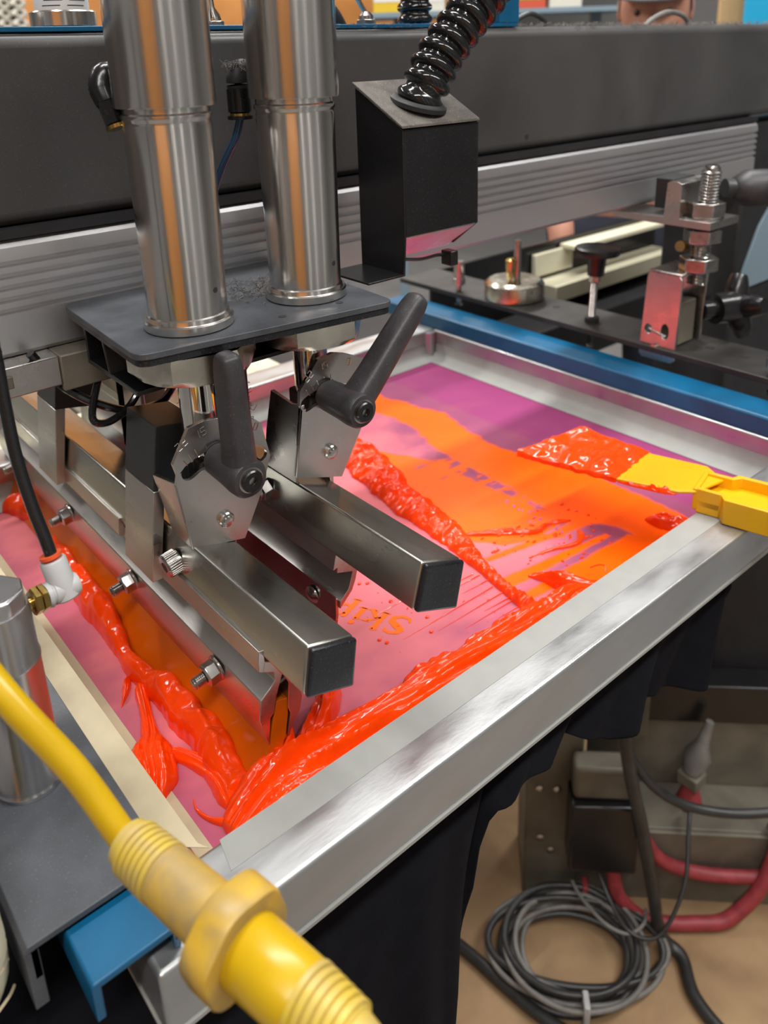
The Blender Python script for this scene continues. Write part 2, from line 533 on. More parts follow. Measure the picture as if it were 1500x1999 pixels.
# fingers pulled back towards the flood bar
for (x0, y0, x1, y1, w0, w1) in [(-118, 426, -104, 545, 7, 3), (-96, 424, -84, 560, 5, 9), (-66, 420, -62, 620, 14, 16), (-150, 440, -128, 560, 3, 6), (-78, 440, -72, 620, 4, 10)]:
    tt = np.clip((gy - y0) / (y1 - y0), 0, 1)
    d = np.abs(gx - (x0 + (x1 - x0) * tt)) - (w0 + (w1 - w0) * tt) + 1.5 * fine
    ink = np.maximum(ink, (1 - sstep(-1.5, 1.5, d)) * (gy > y0) * (gy < y1))
# thin scratches of purple through the wet film
pits = 0.9 * sstep(0.40, 0.50, fbm(gx, gy, 51, 7, 30, 3)) * (sdf([(-330, 500), (-190, 515), (-110, 500), (-110, 545), (-190, 545), (-330, 545)], gx, gy) < 0)
ink = np.clip(np.clip(ink, 0, 1) - pits, 0, 1)
# ghost of wiped ink: pink cast where the squeegees have travelled
stain = (1 - sstep(-60, 40, sdf([(-510, 150), (-80, 150), (-80, 440), (-130, 520), (-330, 520), (-440, 560), (-510, 540)], gx, gy) + 60 * rough_n))
stain = np.clip(0.85 * stain + 0.35 * (1 - sstep(-10, 10, sdf([(-535, 118), (-45, 118), (-45, 170), (-535, 170)], gx, gy))) + 0.15 * rough_n, 0, 1)
# darker square of dyed emulsion corners and film edges
film = np.zeros(gx.shape)
for poly in ([(-535, 640), (-40, 640), (-40, 745), (-535, 745)], [(-190, 118), (-150, 150), (-60, 150), (-60, 118)], [(-330, 140), (-300, 118), (-250, 118), (-260, 150)]):
    film = np.maximum(film, 1 - sstep(-6, 6, sdf(poly, gx, gy)))
sag = -0.15 * np.ones(gx.shape)
verts = np.stack([gx, gy, sag], -1).reshape(-1, 3) * S
idx = np.arange(nx * ny).reshape(nx, ny)
quads = np.stack([idx[:-1, :-1], idx[1:, :-1], idx[1:, 1:], idx[:-1, 1:]], -1).reshape(-1, 4)
me = bpy.data.meshes.new('mesh')
me.from_pydata(verts.tolist(), [], quads.tolist())
for nm, arr in (('ink', ink), ('stain', stain), ('film', film)):
    a = me.attributes.new(nm, 'FLOAT', 'POINT')
    a.data.foreach_set('value', arr.reshape(-1).astype(np.float32))

def mesh_material():
    mt = bpy.data.materials.new('purple screen fabric')
    mt.use_nodes = True
    nt = mt.node_tree
    b = nt.nodes['Principled BSDF']
    b.inputs['Specular IOR Level'].default_value = 0.06
    def attr(n):
        a = nt.nodes.new('ShaderNodeAttribute')
        a.attribute_name = n
        return a.outputs['Fac']
    def mix(f, c1, c2):
        x = nt.nodes.new('ShaderNodeMix')
        x.data_type = 'RGBA'
        if hasattr(f, 'links'):
            nt.links.new(f, x.inputs[0])
        else:
            x.inputs[0].default_value = f
        for i, c in ((6, c1), (7, c2)):
            if hasattr(c, 'links'):
                nt.links.new(c, x.inputs[i])
            else:
                x.inputs[i].default_value = (*c, 1)
        return x.outputs[2]
    tc = nt.nodes.new('ShaderNodeTexCoord')
    n = nt.nodes.new('ShaderNodeTexNoise')
    n.inputs['Scale'].default_value = 14
    n.inputs['Detail'].default_value = 6
    nt.links.new(tc.outputs['Object'], n.inputs['Vector'])
    base = mix(n.outputs['Fac'], (0.25, 0.060, 0.130), (0.33, 0.085, 0.165))
    base = mix(attr('film'), base, (0.29, 0.050, 0.155))
    base = mix(attr('stain'), base, (0.72, 0.19, 0.21))
    n2 = nt.nodes.new('ShaderNodeTexNoise')
    n2.inputs['Scale'].default_value = 30
    nt.links.new(tc.outputs['Object'], n2.inputs['Vector'])
    inkc = mix(n2.outputs['Fac'], (1.0, 0.105, 0.002), (1.0, 0.14, 0.003))
    col = mix(attr('ink'), base, inkc)
    nt.links.new(col, b.inputs['Base Color'])
    r = nt.nodes.new('ShaderNodeMapRange')
    r.inputs[3].default_value, r.inputs[4].default_value = 0.55, 0.38
    nt.links.new(attr('ink'), r.inputs[0])
    nt.links.new(r.outputs[0], b.inputs['Roughness'])
    bp = nt.nodes.new('ShaderNodeBump')
    bp.inputs['Strength'].default_value = 0.5
    bp.inputs['Distance'].default_value = 0.0012
    nt.links.new(attr('ink'), bp.inputs['Height'])
    nt.links.new(bp.outputs[0], b.inputs['Normal'])
    return mt
me.materials.append(mesh_material())
meshobj = link_mesh('mesh', me, t, smooth=0)

# ---- stencil lettering in the mesh: the word reads upside down from this side
filmmat = mat('thin orange ink in the stencil', (1.0, 0.15, 0.006), 0.5, spec=0.1)
def stroke(mb, pts, wd, M2, z0=0.02, z1=0.12, bold=1.1):
    """thick polyline in letter space, mapped by M2 to the mesh plane"""
    for i in range(len(pts) - 1):
        (ax, ay), (bx, by) = pts[i], pts[i + 1]
        w0 = bold * (wd[i] if hasattr(wd, '__len__') else wd)
        w1 = bold * (wd[i + 1] if hasattr(wd, '__len__') else wd)
        dx, dy = bx - ax, by - ay
        L = math.hypot(dx, dy) or 1
        nx_, ny_ = -dy / L, dx / L
        q = [(ax + nx_ * w0, ay + ny_ * w0), (bx + nx_ * w1, by + ny_ * w1), (bx - nx_ * w1, by - ny_ * w1), (ax - nx_ * w0, ay - ny_ * w0)]
        mb.prism([M2(p) for p in q], 'z', z0 + 0.004 * i, z1 + 0.004 * i)
        mb.prism([M2((bx + w1 * math.cos(k * PI / 4), by + w1 * math.sin(k * PI / 4))) for k in range(8)], 'z', z0 + 0.002 + 0.004 * i, z1 + 0.002 + 0.004 * i)

def m_skip(p):
    # letter space: x reading direction (0..1.9), y up (0..1); rotated half a turn on the mesh
    q = Vector((-135.5, 344.5)) + Vector((-20.5, -11.0)) * p[0] + Vector((6.6, -20.0)) * p[1]
    return (q.x, q.y)
mb = MB()
Sx = [(0.62, 0.80), (0.58, 0.93), (0.36, 1.0), (0.14, 0.90), (0.12, 0.72), (0.36, 0.55), (0.58, 0.38), (0.60, 0.16), (0.36, 0.02), (0.10, 0.08), (0.04, 0.24)]
stroke(mb, Sx, [0.04, 0.05, 0.06, 0.08, 0.10, 0.12, 0.10, 0.08, 0.06, 0.05, 0.04], m_skip)
ox = 0.78
stroke(mb, [(ox + 0.16, 0.02), (ox + 0.16, 1.0)], 0.085, m_skip)
stroke(mb, [(ox, 0.03), (ox + 0.32, 0.03)], 0.035, m_skip)
stroke(mb, [(ox, 1.0), (ox + 0.18, 1.0)], 0.035, m_skip)
stroke(mb, [(ox + 0.2, 0.34), (ox + 0.58, 0.66)], 0.045, m_skip)
stroke(mb, [(ox + 0.3, 0.42), (ox + 0.62, 0.03)], 0.075, m_skip)
stroke(mb, [(ox + 0.42, 0.66), (ox + 0.70, 0.66)], 0.035, m_skip)
stroke(mb, [(ox + 0.46, 0.03), (ox + 0.74, 0.03)], 0.035, m_skip)
ox = 1.60
stroke(mb, [(ox + 0.12, 0.02), (ox + 0.12, 0.66)], 0.085, m_skip)
stroke(mb, [(ox - 0.03, 0.03), (ox + 0.27, 0.03)], 0.035, m_skip)
stroke(mb, [(ox - 0.03, 0.66), (ox + 0.12, 0.66)], 0.035, m_skip)
stroke(mb, [(ox + 0.12, 0.90), (ox + 0.13, 0.92)], 0.10, m_skip)
ox = 2.02
stroke(mb, [(ox + 0.12, -0.34), (ox + 0.12, 0.66)], 0.085, m_skip)
stroke(mb, [(ox - 0.03, -0.34), (ox + 0.27, -0.34)], 0.035, m_skip)
stroke(mb, [(ox + 0.14, 0.52), (ox + 0.36, 0.66), (ox + 0.56, 0.52), (ox + 0.60, 0.33), (ox + 0.54, 0.14), (ox + 0.36, 0.02), (ox + 0.14, 0.12)], [0.04, 0.05, 0.08, 0.09, 0.08, 0.05, 0.04], m_skip)
mb.build('stencil_lettering', filmmat, t, smooth=0)
# fainter rows of lettering showing through the smear, not legible
ghost = mat('stencil seen through ink', (0.78, 0.11, 0.015), 0.5)
purple = mat('bare purple fabric', (0.34, 0.07, 0.27), 0.5)
def glyphs(mb, ox, oy, ex, ey, count, seed, wd=0.07):
    r = random.Random(seed)
    for k in range(count):
        def mp(p, k=k):
            q = Vector((ox, oy)) + Vector(ex) * (k * 1.05 + p[0]) + Vector(ey) * p[1]
            return (q.x, q.y)
        # blurred remnants of letters: only broken arcs and slanted dashes survive in the smear
        for q in range(2):
            x0, y0 = r.uniform(0.05, 0.5), r.uniform(0.0, 0.6)
            if r.random() < 0.5:
                a0 = r.uniform(0, 2 * PI)
                stroke(mb, [(x0 + 0.22 * math.cos(a0 + j * 0.5), y0 + 0.2 + 0.25 * math.sin(a0 + j * 0.5)) for j in range(5)], [wd * 0.4, wd * 0.8, wd, wd * 0.8, wd * 0.3], mp)
            else:
                stroke(mb, [(x0, y0), (x0 + r.uniform(-0.15, 0.25), y0 + r.uniform(0.2, 0.4))], [wd, wd * 0.4], mp)
mb = MB()
glyphs(mb, -246, 481, (-9.5, 1.2), (5, -12), 6, 11, 0.055)
mb.build('faint_lettering', ghost, t, smooth=0)
mb = MB()
glyphs(mb, -132, 524, (-8.2, 0.6), (4, -10), 9, 5, 0.085)
mb.build('faint_lettering', purple, t, smooth=0)
mb = MB()
glyphs(mb, -128, 540, (-7.5, 0.6), (3, -8), 7, 8, 0.05)
mb.build('faint_lettering', ghost, t, smooth=0)

# ================================================================== squeegee (print stroke), tilted in its clamp
SQX0, SQX1 = -560, -81
t = thing('squeegee', 'aluminium squeegee holder with amber blade dragging the bead of orange ink', 'squeegee', (-320, 185, 0))
body = [(184.9, 87.5), (188.7, 85.3), (195.5, 72.8), (190.3, 60.1), (188, 49.8), (185.4, 47.8), (183.1, 28.9), (178.4, 50.2), (179.9, 62.9), (186.9, 68), (190.3, 71.6), (190, 77.1), (183.2, 80.8)]
MB().prism(body, 'x', SQX0, SQX1).build('holder_jaw', M['holder'], t, bevel=0.5)
rj = [(195.5, 72.8), (199.1, 64.8), (197.4, 47.6), (198.8, 42.9), (195.7, 27.6), (201.8, 35.7), (206, 42.8), (207.7, 50.7), (204, 66), (199.5, 74.5)]
MB().prism(rj, 'x', SQX0, SQX1).build('holder_jaw', M['holder'], t, bevel=0.5)
lip = [(181.6, 95.9), (184.6, 95.3), (184.9, 87.5), (183.2, 80.8), (180.4, 82.8)]
for a, b in ((-204, SQX1), (-398, -268), (SQX0, -432)):
    MB().prism(lip, 'x', a, b).build('hook_lip', M['holder'], t, bevel=0.4)
bl = [(190.5, 56), (198.2, 54), (197.6, 43), (195.0, 29), (187.5, 12), (180.5, 0.3), (169.5, 0.3), (176, 13), (183.6, 29), (187.8, 46)]
MB().prism(bl, 'x', SQX0 + 4, SQX1 - 1).build('blade', M['blade'], t, bevel=0.3)
for x in (-120, -185, -300, -420):
    MB().lathe([(0, 2.4), (9, 2.4)], (x + 26, 191, 57), (0, 1, -0.15), 12).build('clamp_bolt', M['bolt'], t)
# flanged nuts on the threaded studs
def stud(x, parent, y=179.5, z=56.0):
    d = Vector((0, -0.985, -0.17)).normalized()
    p = Vector((x, y, z))
    u, v = Vector((1, 0, 0)), d.cross(Vector((1, 0, 0)))
    mb = MB()
    mb.lathe([(0, 8.6), (1.4, 8.6), (2.2, 7.2)], p, d, 24)
    vs, fs = [], []
    for (q, r) in ((1.6, 7.4), (8.4, 7.4), (9.6, 6.2)):
        for k in range(6):
            a = k * PI / 3 + 0.3
            vs.append(p + d * q + (u * math.cos(a) + v * math.sin(a)) * r)
    for i in range(2):
        for k in range(6):
            fs.append((i * 6 + k, i * 6 + (k + 1) % 6, (i + 1) * 6 + (k + 1) % 6, (i + 1) * 6 + k))
    fs.append(tuple(range(12, 18)))
    fs.append(tuple(range(5, -1, -1)))
    mb._add(vs, fs)
    n = mb.build('nut', M['bolt'], parent, bevel=0.3)
    prof = [(8.5, 4.0)]
    q = 9.0
    while q < 17:
        prof += [(q, 4.1), (q + 0.55, 3.4)]
        q += 1.15
    prof += [(17.2, 3.6), (18.0, 2.8)]
    MB().lathe(prof, p, d, 20).build('threaded_stud', M['bolt'], n, smooth=50)
    return n
for x in (-129, -249, -370, -490):
    stud(x, t)

# ---- clamp blocks pinching the squeegee holder to its bar
def clamp_block(x1, x0, label):
    t = thing('clamp_block', label, 'clamp', ((x0 + x1) / 2, 185, 88), 'squeegee clamp blocks')
    MB().prism([(189, 189), (219, 184), (213, 140), (182, 146)], 'x', x0, x1).build('black_head', M['blackblk'], t, bevel=0.6)
    MB().prism([(182, 145.6), (190, 144.5), (181.5, 92), (181, 82), (173.5, 82)], 'x', x0, x1).build('steel_cheek', M['holder'], t, bevel=0.5)
    return t
clamp_block(-199, -242, 'black topped steel clamp block in front of the left cylinder')
clamp_block(-374, -416, 'black topped steel clamp block under the slide rail at the far left')

# ================================================================== flood bar
t = thing('flood_bar', 'dark thin flood bar hanging beside the tilted square tube', 'flood bar', (-330, 262, 18))
fb = [(262.3, 108), (265.6, 107.3), (264.7, 100.4), (266.3, 98.9), (273.8, 90), (277.8, 85.4), (275.9, 78.8), (272.8, 72.4), (262.5, 62.9), (262.8, 68.3), (269.9, 74.2), (274, 86.4), (261.3, 90.9), (261.9, 94.5), (258.6, 93.8)]
MB().prism(fb, 'x', -560, -115).build('holder', M['holder'], t, bevel=0.35)
MB().prism([(260.6, 72.0), (262.6, 69.0), (262.3, 58), (258, 34), (250, 20), (247.5, 21), (255.5, 35), (259.8, 56)], 'x', -556, -117).build('flood_blade', M['tube'], t, bevel=0.3, smooth=50)
for x in (-142, -260, -380):
    d = Vector((0, -1, -0.12)).normalized()
    MB().lathe([(0, 6.5), (1.2, 6.5), (3.4, 4.2), (4.0, 1.0)], (x, 260.0, 61), d, 20).build('button_screw', M['bolt'], t)

# ================================================================== squeegee bars: square tube, swivel bracket, clamping lever
def slot_ring(c, r, hw, a0, a1, n=14):
    out = []
    for k in range(n + 1):
        a = a0 + (a1 - a0) * k / n
        out.append((c[0] + (r + hw) * math.cos(a), c[1] + (r + hw) * math.sin(a)))
    for k in range(1, 6):
        a = a1 + k * PI / 6
        out.append((c[0] + r * math.cos(a1) + hw * math.cos(a), c[1] + r * math.sin(a1) + hw * math.sin(a)))
    for k in range(n + 1):
        a = a1 + (a0 - a1) * k / n
        out.append((c[0] + (r - hw) * math.cos(a), c[1] + (r - hw) * math.sin(a)))
    for k in range(1, 6):
        a = a0 + PI + k * PI / 6
        out.append((c[0] + r * math.cos(a0) + hw * math.cos(a), c[1] + r * math.sin(a0) + hw * math.sin(a)))
    return out

SEG = {'0': 'abcdef', '1': 'bc', '2': 'abged', '5': 'afgcd', '3': 'abgcd'}
def digit_mesh(mb, ch, org, right_, up_, h, x):
    """engraved figure built from short strokes on the plate"""
    p = {'a': ((0, 1), (0.55, 1)), 'b': ((0.55, 1), (0.55, 0.5)), 'c': ((0.55, 0.5), (0.55, 0)), 'd': ((0, 0), (0.55, 0)), 'e': ((0, 0), (0, 0.5)), 'f': ((0, 0.5), (0, 1)), 'g': ((0, 0.5), (0.55, 0.5))}
    for s_ in SEG[ch]:
        a, b = p[s_]
        A = Vector(org) + Vector(right_) * a[0] * h + Vector(up_) * a[1] * h
        B = Vector(org) + Vector(right_) * b[0] * h + Vector(up_) * b[1] * h
        mb.cyl((x, A.x, A.y), (x, B.x, B.y), 0.28, n=6)

def swivel(label_bar, corners, x_end, outer, pivot, slot, fold, flange, marks, lever_c, lever_tip, side_bolt, nut_side, group):
    cy_ = sum(p[0] for p in corners) / 4
    cz_ = sum(p[1] for p in corners) / 4
    t = thing('squeegee_bar', label_bar, 'bar', (-300, cy_, cz_), group)
    # hollow square tube
    def inset(k):
        return [(cy_ + (p[0] - cy_) * k, cz_ + (p[1] - cz_) * k) for p in corners]
    MB().prism(corners, 'x', -562, x_end, holes=[inset(0.84)]).build('square_tube', M['tube'], t, bevel=1.6, segs=3)
    cap = MB()
    cap.prism(inset(0.99), 'x', x_end - 0.2, x_end + 3.8)
    cap.build('end_cap', M['rubber'], t, bevel=1.7, segs=4)
    # hanger tab under the tube
    MB().box(x_end - 72, x_end - 66, fold[1][0] - 1, fold[1][0] + 5, fold[1][1] - 34, fold[1][1] - 20).build('hook_tab', M['tube'], t, bevel=0.5)
    br = MB().prism(outer, 'x', -165, -162, holes=[slot]).build('swivel_bracket', M['zinc'], t, bevel=0.5)
    # folded left cheek
    (fy1, fz1), (fy0, fz0) = fold
    cheek = MB()
    vs = []
    k = 0
    for (x, z) in [(q[0] - 1.6, q[1]) for q in flange]:
        s_ = (z - fz0) / (fz1 - fz0)
        s_ = max(-0.6, min(1.1, s_))
        y = fy0 + (fy1 - fy0) * s_
        vs.append((x, y, z))
    n = len(vs)
    vv = vs + [(x, y + 2.8, z) for (x, y, z) in vs]
    ff = [tuple(range(n)), tuple(range(2 * n - 1, n - 1, -1))] + [(i, (i + 1) % n, n + (i + 1) % n, n + i) for i in range(n)]
    cheek._add(vv, ff)
    cheek.build('bracket_cheek', M['zinc'], t, bevel=0.4)
    MB().cyl((-164.2, fy1 + 1.7, fz1 - 1), (-164.2, fy0 + 1.7, fz0 + 1), 2.2, n=16).build('fold', M['zinc'], t)
    # rear cheek on the other side
    ry = max(p[0] for p in corners) + 0.4
    MB().prism([(-164, pivot[1] - 20), (-196, pivot[1] - 22), (-190, pivot[1] - 40), (-172, pivot[1] - 46), (-164, pivot[1] - 44)], 'y', ry - 2, ry + 1).build('bracket_cheek', M['zinc'], t, bevel=0.4)
    MB().lathe([(-14, 5.2), (2.4, 5.2), (3.2, 4.4), (3.4, 3.2), (4.4, 2.8), (4.6, 0.5)], (-162, pivot[0], pivot[1]), (1, 0, 0), 28).build('pivot_rivet', M['bolt'], t)
    # clevis block carried by the rod, behind the bracket
    MB().box(-192, -166.5, pivot[0] - 11, pivot[0] + 11, pivot[1] - 6, pivot[1] + 42).build('clevis', M['matte'], t, bevel=2)
    mk = MB()
    for txt, org, rr, uu, h in marks['digits']:
        for i, ch in enumerate(txt):
            digit_mesh(mk, ch, Vector(org) + Vector(rr) * i * h * 0.85, rr, uu, h, -161.9)
    for a, b in marks['ticks']:
        mk.cyl((-161.9, *a), (-161.9, *b), 0.25, n=6)
    mk.build('angle_scale', M['bolt'], br, smooth=0)
    # clamping lever
    ly, lz = lever_c
    lv = MB()
    lv.lathe([(0, 9.6), (2.2, 9.6), (2.3, 10.6), (20, 11.4), (30, 12.2), (36, 12.0), (38.2, 10.5), (38.4, 7.6)], (-161.6, ly, lz), (1, 0, 0), 36)
    tip = Vector((-131.5, *lever_tip))
    base = Vector((-134.0, ly, lz))
    dirv = (tip - base)
    pts = [base + dirv * 0.02 + Vector((-1, 0, 0)), base + dirv * 0.22, base + dirv * 0.55, base + dirv * 0.86, base + dirv * 0.965, base + dirv * 1.0]
    def sup(an):
        c, s_ = math.cos(an), math.sin(an)
        return (math.copysign(abs(c) ** 0.62, c) * 0.80, math.copysign(abs(s_) ** 0.62, s_) * 1.0)
    lv.sweep(pts, [11.2, 10.4, 9.6, 8.9, 7.2, 2.0], n=24, sub=6, shape=sup, up=(1, 0, 0))
    L = lv.build('lever', M['lever'], t, smooth=50)
    scw = MB()
    scw.lathe([(36.5, 7.9), (38.7, 7.9)], (-161.6, ly, lz), (1, 0, 0), 28)
    scw.build('recess_ring', M['zinc'], L)
    MB().lathe([(37, 6.8), (40.6, 6.8), (41.4, 6.0), (41.4, 2.9), (38.9, 2.7)], (-161.6, ly, lz), (1, 0, 0), 28, caps=False).build('socket_screw', M['black'], L)
    MB().prism([(ly + a, lz + b) for a, b in hexa(2.7)], 'x', -161.6 + 38.7, -161.6 + 39.1).build('hex_socket', M['bolt'], L)
    # bolts through the cheeks
    bx, by, bz = side_bolt
    d = Vector((0, -1, -0.18)).normalized()
    if not nut_side:
        prof = [(0, 7.4), (1.0, 7.8), (9.0, 7.8), (10.2, 6.8)]
        hd = MB().lathe(prof, (bx, by, bz), d, 40)
        for k in range(40):          # knurled rim
            i = len(hd.v) - 0
        hb = hd.build('socket_bolt', M['bolt'], t)
        MB().lathe([(10.0, 3.8), (10.4, 3.8)], (bx, by, bz), d, 6).build('hex_socket', M['print'], hb)
        kn = MB()
        u, v = Vector((1, 0, 0)), d.cross(Vector((1, 0, 0)))
        for k in range(30):
            a = 2 * PI * k / 30
            c0 = Vector((bx, by, bz)) + (u * math.cos(a) + v * math.sin(a)) * 7.8
            kn.cyl(c0 + d * 1.2, c0 + d * 8.8, 0.38, n=5)
        kn.build('knurling', M['bolt'], hb)
    else:
        nb = MB()
        u, v = Vector((1, 0, 0)), d.cross(Vector((1, 0, 0)))
        p = Vector((bx, by, bz))
        vs, fs = [], []
        for (q, r) in ((0, 7.6), (6.6, 7.6), (7.6, 6.4)):
            for k in range(6):
                a = k * PI / 3 + 0.2
                vs.append(p + d * q + (u * math.cos(a) + v * math.sin(a)) * r)
        for i in range(2):
            for k in range(6):
                fs.append((i * 6 + k, i * 6 + (k + 1) % 6, (i + 1) * 6 + (k + 1) % 6, (i + 1) * 6 + k))
        fs += [tuple(range(12, 18)), tuple(range(5, -1, -1))]
        nb._add(vs, fs)
        nb.lathe([(7.4, 6.0), (9.4, 6.0), (10.0, 5.4)], p, d, 24)
        no = nb.build('lock_nut', M['bolt'], t, bevel=0.3)
        prof = [(9, 3.8)] + [q for i in range(4) for q in ((9.6 + i * 1.1, 3.9), (10.1 + i * 1.1, 3.2))] + [(14.4, 2.6)]
        MB().lathe(prof, p, d, 18).build('bolt_end', M['black'], no, smooth=50)
    return t

piv1 = (211.2, 131.0)
swivel('dark square tube bar nearer the left, under the upright lever',
       [(187.9, 120.7), (217.3, 112.0), (213.3, 82.8), (183.0, 92.8)], -40.5,
       [(187.6, 119), (223.8, 111.3), (239.3, 140.1), (247.5, 162.2), (242.7, 186.6), (238.9, 190.3), (227, 196), (214.3, 199.5), (203.8, 200.7), (193.5, 199.4), (181.2, 179.6), (183.2, 171.1), (181.9, 165.8)],
       piv1, slot_ring(piv1, 45, 5.2, math.radians(50), math.radians(117)),
       ((181.9, 165.8), (187.6, 119)),
       [(-162, 166), (-172, 163.5), (-197, 158), (-193, 140), (-188, 118), (-180, 112), (-176, 97), (-163, 97.5), (-162, 102)],
       dict(digits=[('22', (186.0, 186.5), (0.86, 0.5), (-0.5, 0.86), 5.2), ('15', (197.5, 190.5), (0.97, 0.22), (-0.22, 0.97), 5.2), ('0', (236.5, 184), (0.9, -0.4), (0.4, 0.9), 4.6)],
            ticks=[((190.2, 176.0), (187.8, 180.2)), ((193.8, 178.4), (191.6, 182.8)), ((197.6, 180.2), (195.9, 184.6)), ((204, 182.2), (203.2, 186.4))]),
       (210.2, 174.2), (206.8, 252.0), (-182, 186.0, 103.0), False, 'tilting squeegee bars')
piv2 = (294.4, 148.5)
swivel('dark square tube bar nearer the right, under the slanting lever',
       [(265.7, 135.6), (296.5, 124.2), (289.7, 94.3), (257.7, 107.5)], -38.5,
       [(266.4, 138.3), (303.6, 125.7), (318, 149), (328, 166), (334, 190), (326.1, 208.5), (311.9, 215.2), (301.3, 218.4), (289.1, 217), (273.5, 198.8), (272.8, 188.9), (274.6, 186.5)],
       piv2, slot_ring(piv2, 43, 5.2, math.radians(42), math.radians(112)),
       ((274.6, 186.5), (266.4, 138.3)),
       [(-162, 188), (-174, 185.5), (-199, 188), (-201, 160), (-200, 134), (-190, 126), (-180, 108), (-163, 112), (-162, 120)],
       dict(digits=[('22', (279.5, 203.5), (0.80, 0.6), (-0.6, 0.8), 4.8), ('15', (290, 209), (0.99, 0.1), (-0.1, 0.99), 4.6), ('0', (312, 207), (0.95, -0.3), (0.3, 0.95), 4.6)],
            ticks=[((281, 194), (278.4, 198.4)), ((284.6, 196.5), (282.6, 201)), ((288.6, 198.6), (287.2, 203)), ((293.5, 199.8), (293, 204)), ((298.5, 199.6), (298.6, 204))]),
       (294.6, 190.8), (352.6, 254.0), (-193, 262.0, 121.0), True, 'tilting squeegee bars')

# ================================================================== pneumatic cylinders
def cylinder(y, label):
    t = thing('pneumatic_cylinder', label, 'cylinder', (-180, y, 256), 'squeegee lift cylinders')
    MB().lathe([(0, 27.4), (0.8, 27.6), (258, 27.6), (260, 26.5)], (-180, y, 382), (0, 0, 1), 64).build('sleeve', M['chrome'], t)
    MB().lathe([(0, 23.2), (108, 24.4), (109, 24.0), (110.5, 24.0), (112, 24.9), (114, 24.9), (115, 23.8), (119, 23.8), (121, 25)], (-180, y, 264), (0, 0, 1), 64).build('barrel', M['chrome'], t)
    MB().lathe([(0, 25.6), (0.8, 26.4), (5.0, 26.4), (5.8, 25.6), (5.9, 24.6), (7.2, 24.2), (8.4, 24.0), (9.2, 23.2)], (-180, y, 256.2), (0, 0, 1), 64).build('collar', M['chrome'], t)
    MB().cyl((-158.5, y + 7.15, 280), (-157.75, y + 7.4, 280), 1.7, n=16).build('vent_hole', M['print'], t)
    hx = [(-180 + a, y + b) for a, b in hexa(39.0, 0.26)]
    nb = MB()
    vs, fs = [], []
    rows = [(229.0, 0.86), (231.5, 0.985), (233, 1.0), (244.5, 1.0), (246.5, 0.97)]
    for (z, k_) in rows:
        for i in range(36):
            a = 2 * PI * i / 36
            aa = (a % (PI / 3)) - PI / 6
            rhex = 39.0 * math.cos(PI / 6) / math.cos(aa)
            r = min(rhex, 39.0 * (0.88 if k_ < 0.9 else (0.965 if k_ < 0.99 else 1.0)))
            vs.append((-180 + r * math.cos(a + 0.26), y + r * math.sin(a + 0.26), z))
    for i in range(len(rows) - 1):
        for k in range(36):
            k2 = (k + 1) % 36
            fs.append((i * 36 + k, i * 36 + k2, (i + 1) * 36 + k2, (i + 1) * 36 + k))
    fs += [tuple(range(36))[::-1], tuple((len(rows) - 1) * 36 + k for k in range(36))]
    nb._add(vs, fs)
    nb.build('hex_lock_nut', M['nut'], t, smooth=28)
    MB().lathe([(0, 24), (2.6, 25.5)], (-180, y, 245.6), (0, 0, 1), 48).build('thread_ring', M['nut'], t)
    MB().lathe([(0, 11.6), (80, 11.6)], (-180, y, 152), (0, 0, 1), 40).build('piston_rod', M['rod'], t)
    return t
cylinder(210.5, 'bright steel cylinder standing nearer the left on the black plate')
cylinder(295.5, 'bright steel cylinder standing beside the black conduit box')

# ================================================================== carriage plate under the cylinders
t = thing('carriage_plate', 'scuffed black carriage plate with rounded corners carrying both cylinders', 'plate', (-200, 245, 248))
def rounded(poly, r, n=5):
    out = []
    k = len(poly)
    for i in range(k):
        p0, p1, p2 = Vector(poly[i - 1]), Vector(poly[i]), Vector(poly[(i + 1) % k])
        a = p1 + (p0 - p1).normalized() * r
        b = p1 + (p2 - p1).normalized() * r
        for j in range(n + 1):
            s_ = j / n
            q = a * (1 - s_) ** 2 + p1 * 2 * s_ * (1 - s_) + b * s_ * s_
            out.append((q.x, q.y))
    return out
pl = rounded([(-279, 170), (-150, 163), (-128, 328), (-279, 338)], 9)
MB().prism(pl, 'z', 252.2, 256).build('top_sheet', M['plate'], t, bevel=0.6)
pl2 = rounded([(-279, 171), (-150.6, 164), (-128.8, 327), (-279, 337)], 9)
MB().prism(pl2, 'z', 248, 252.1).build('under_sheet', M['rubber'], t, bevel=0.6)
mb = MB()
mb.box(-252, -249, 172, 334, 222, 248)
mb.build('channel_web', M['black'], t, bevel=0.5)
MB().prism([(-250, 222), (-178, 221), (-178, 224), (-250, 225)], 'y', 172, 334).build('channel_floor', M['black'], t, bevel=0.5)
MB().prism([(-219, 224), (-216, 224), (-222, 248), (-225, 248)], 'y', 172, 334).build('channel_rib', M['black'], t, bevel=0.5)
MB().prism(rounded([(-262, 236), (-222, 236), (-222, 272), (-262, 272)], 6), 'z', 128, 247.5).build('centre_guard', M['matte'], t, bevel=2)
gl = MB()
rg = random.Random(31)
for k in range(260):
    z = rg.uniform(150, 246)
    p = Vector((-221.6, rg.uniform(240, 270), z)) if rg.random() < 0.6 else Vector((rg.uniform(-258, -226), 235.6, z))
    gl.sweep([p, p + Vector((rg.uniform(0, 4), rg.uniform(-4, 4), rg.uniform(-3, 3))), p + Vector((rg.uniform(0, 6), rg.uniform(-6, 6), rg.uniform(-6, 4)))], 0.2, n=4, sub=2)
glo = gl.build('lint_tufts', M['lint'], t)
glo['kind'] = 'stuff'
for (x, y) in ((-152, 258), (-236, 262), (-150, 300)):
    MB().cyl((x, y, 255.9), (x, y, 256.3), 2.4, n=16).build('screw_hole', M['print'], t)
mb = MB()
rnd = random.Random(9)
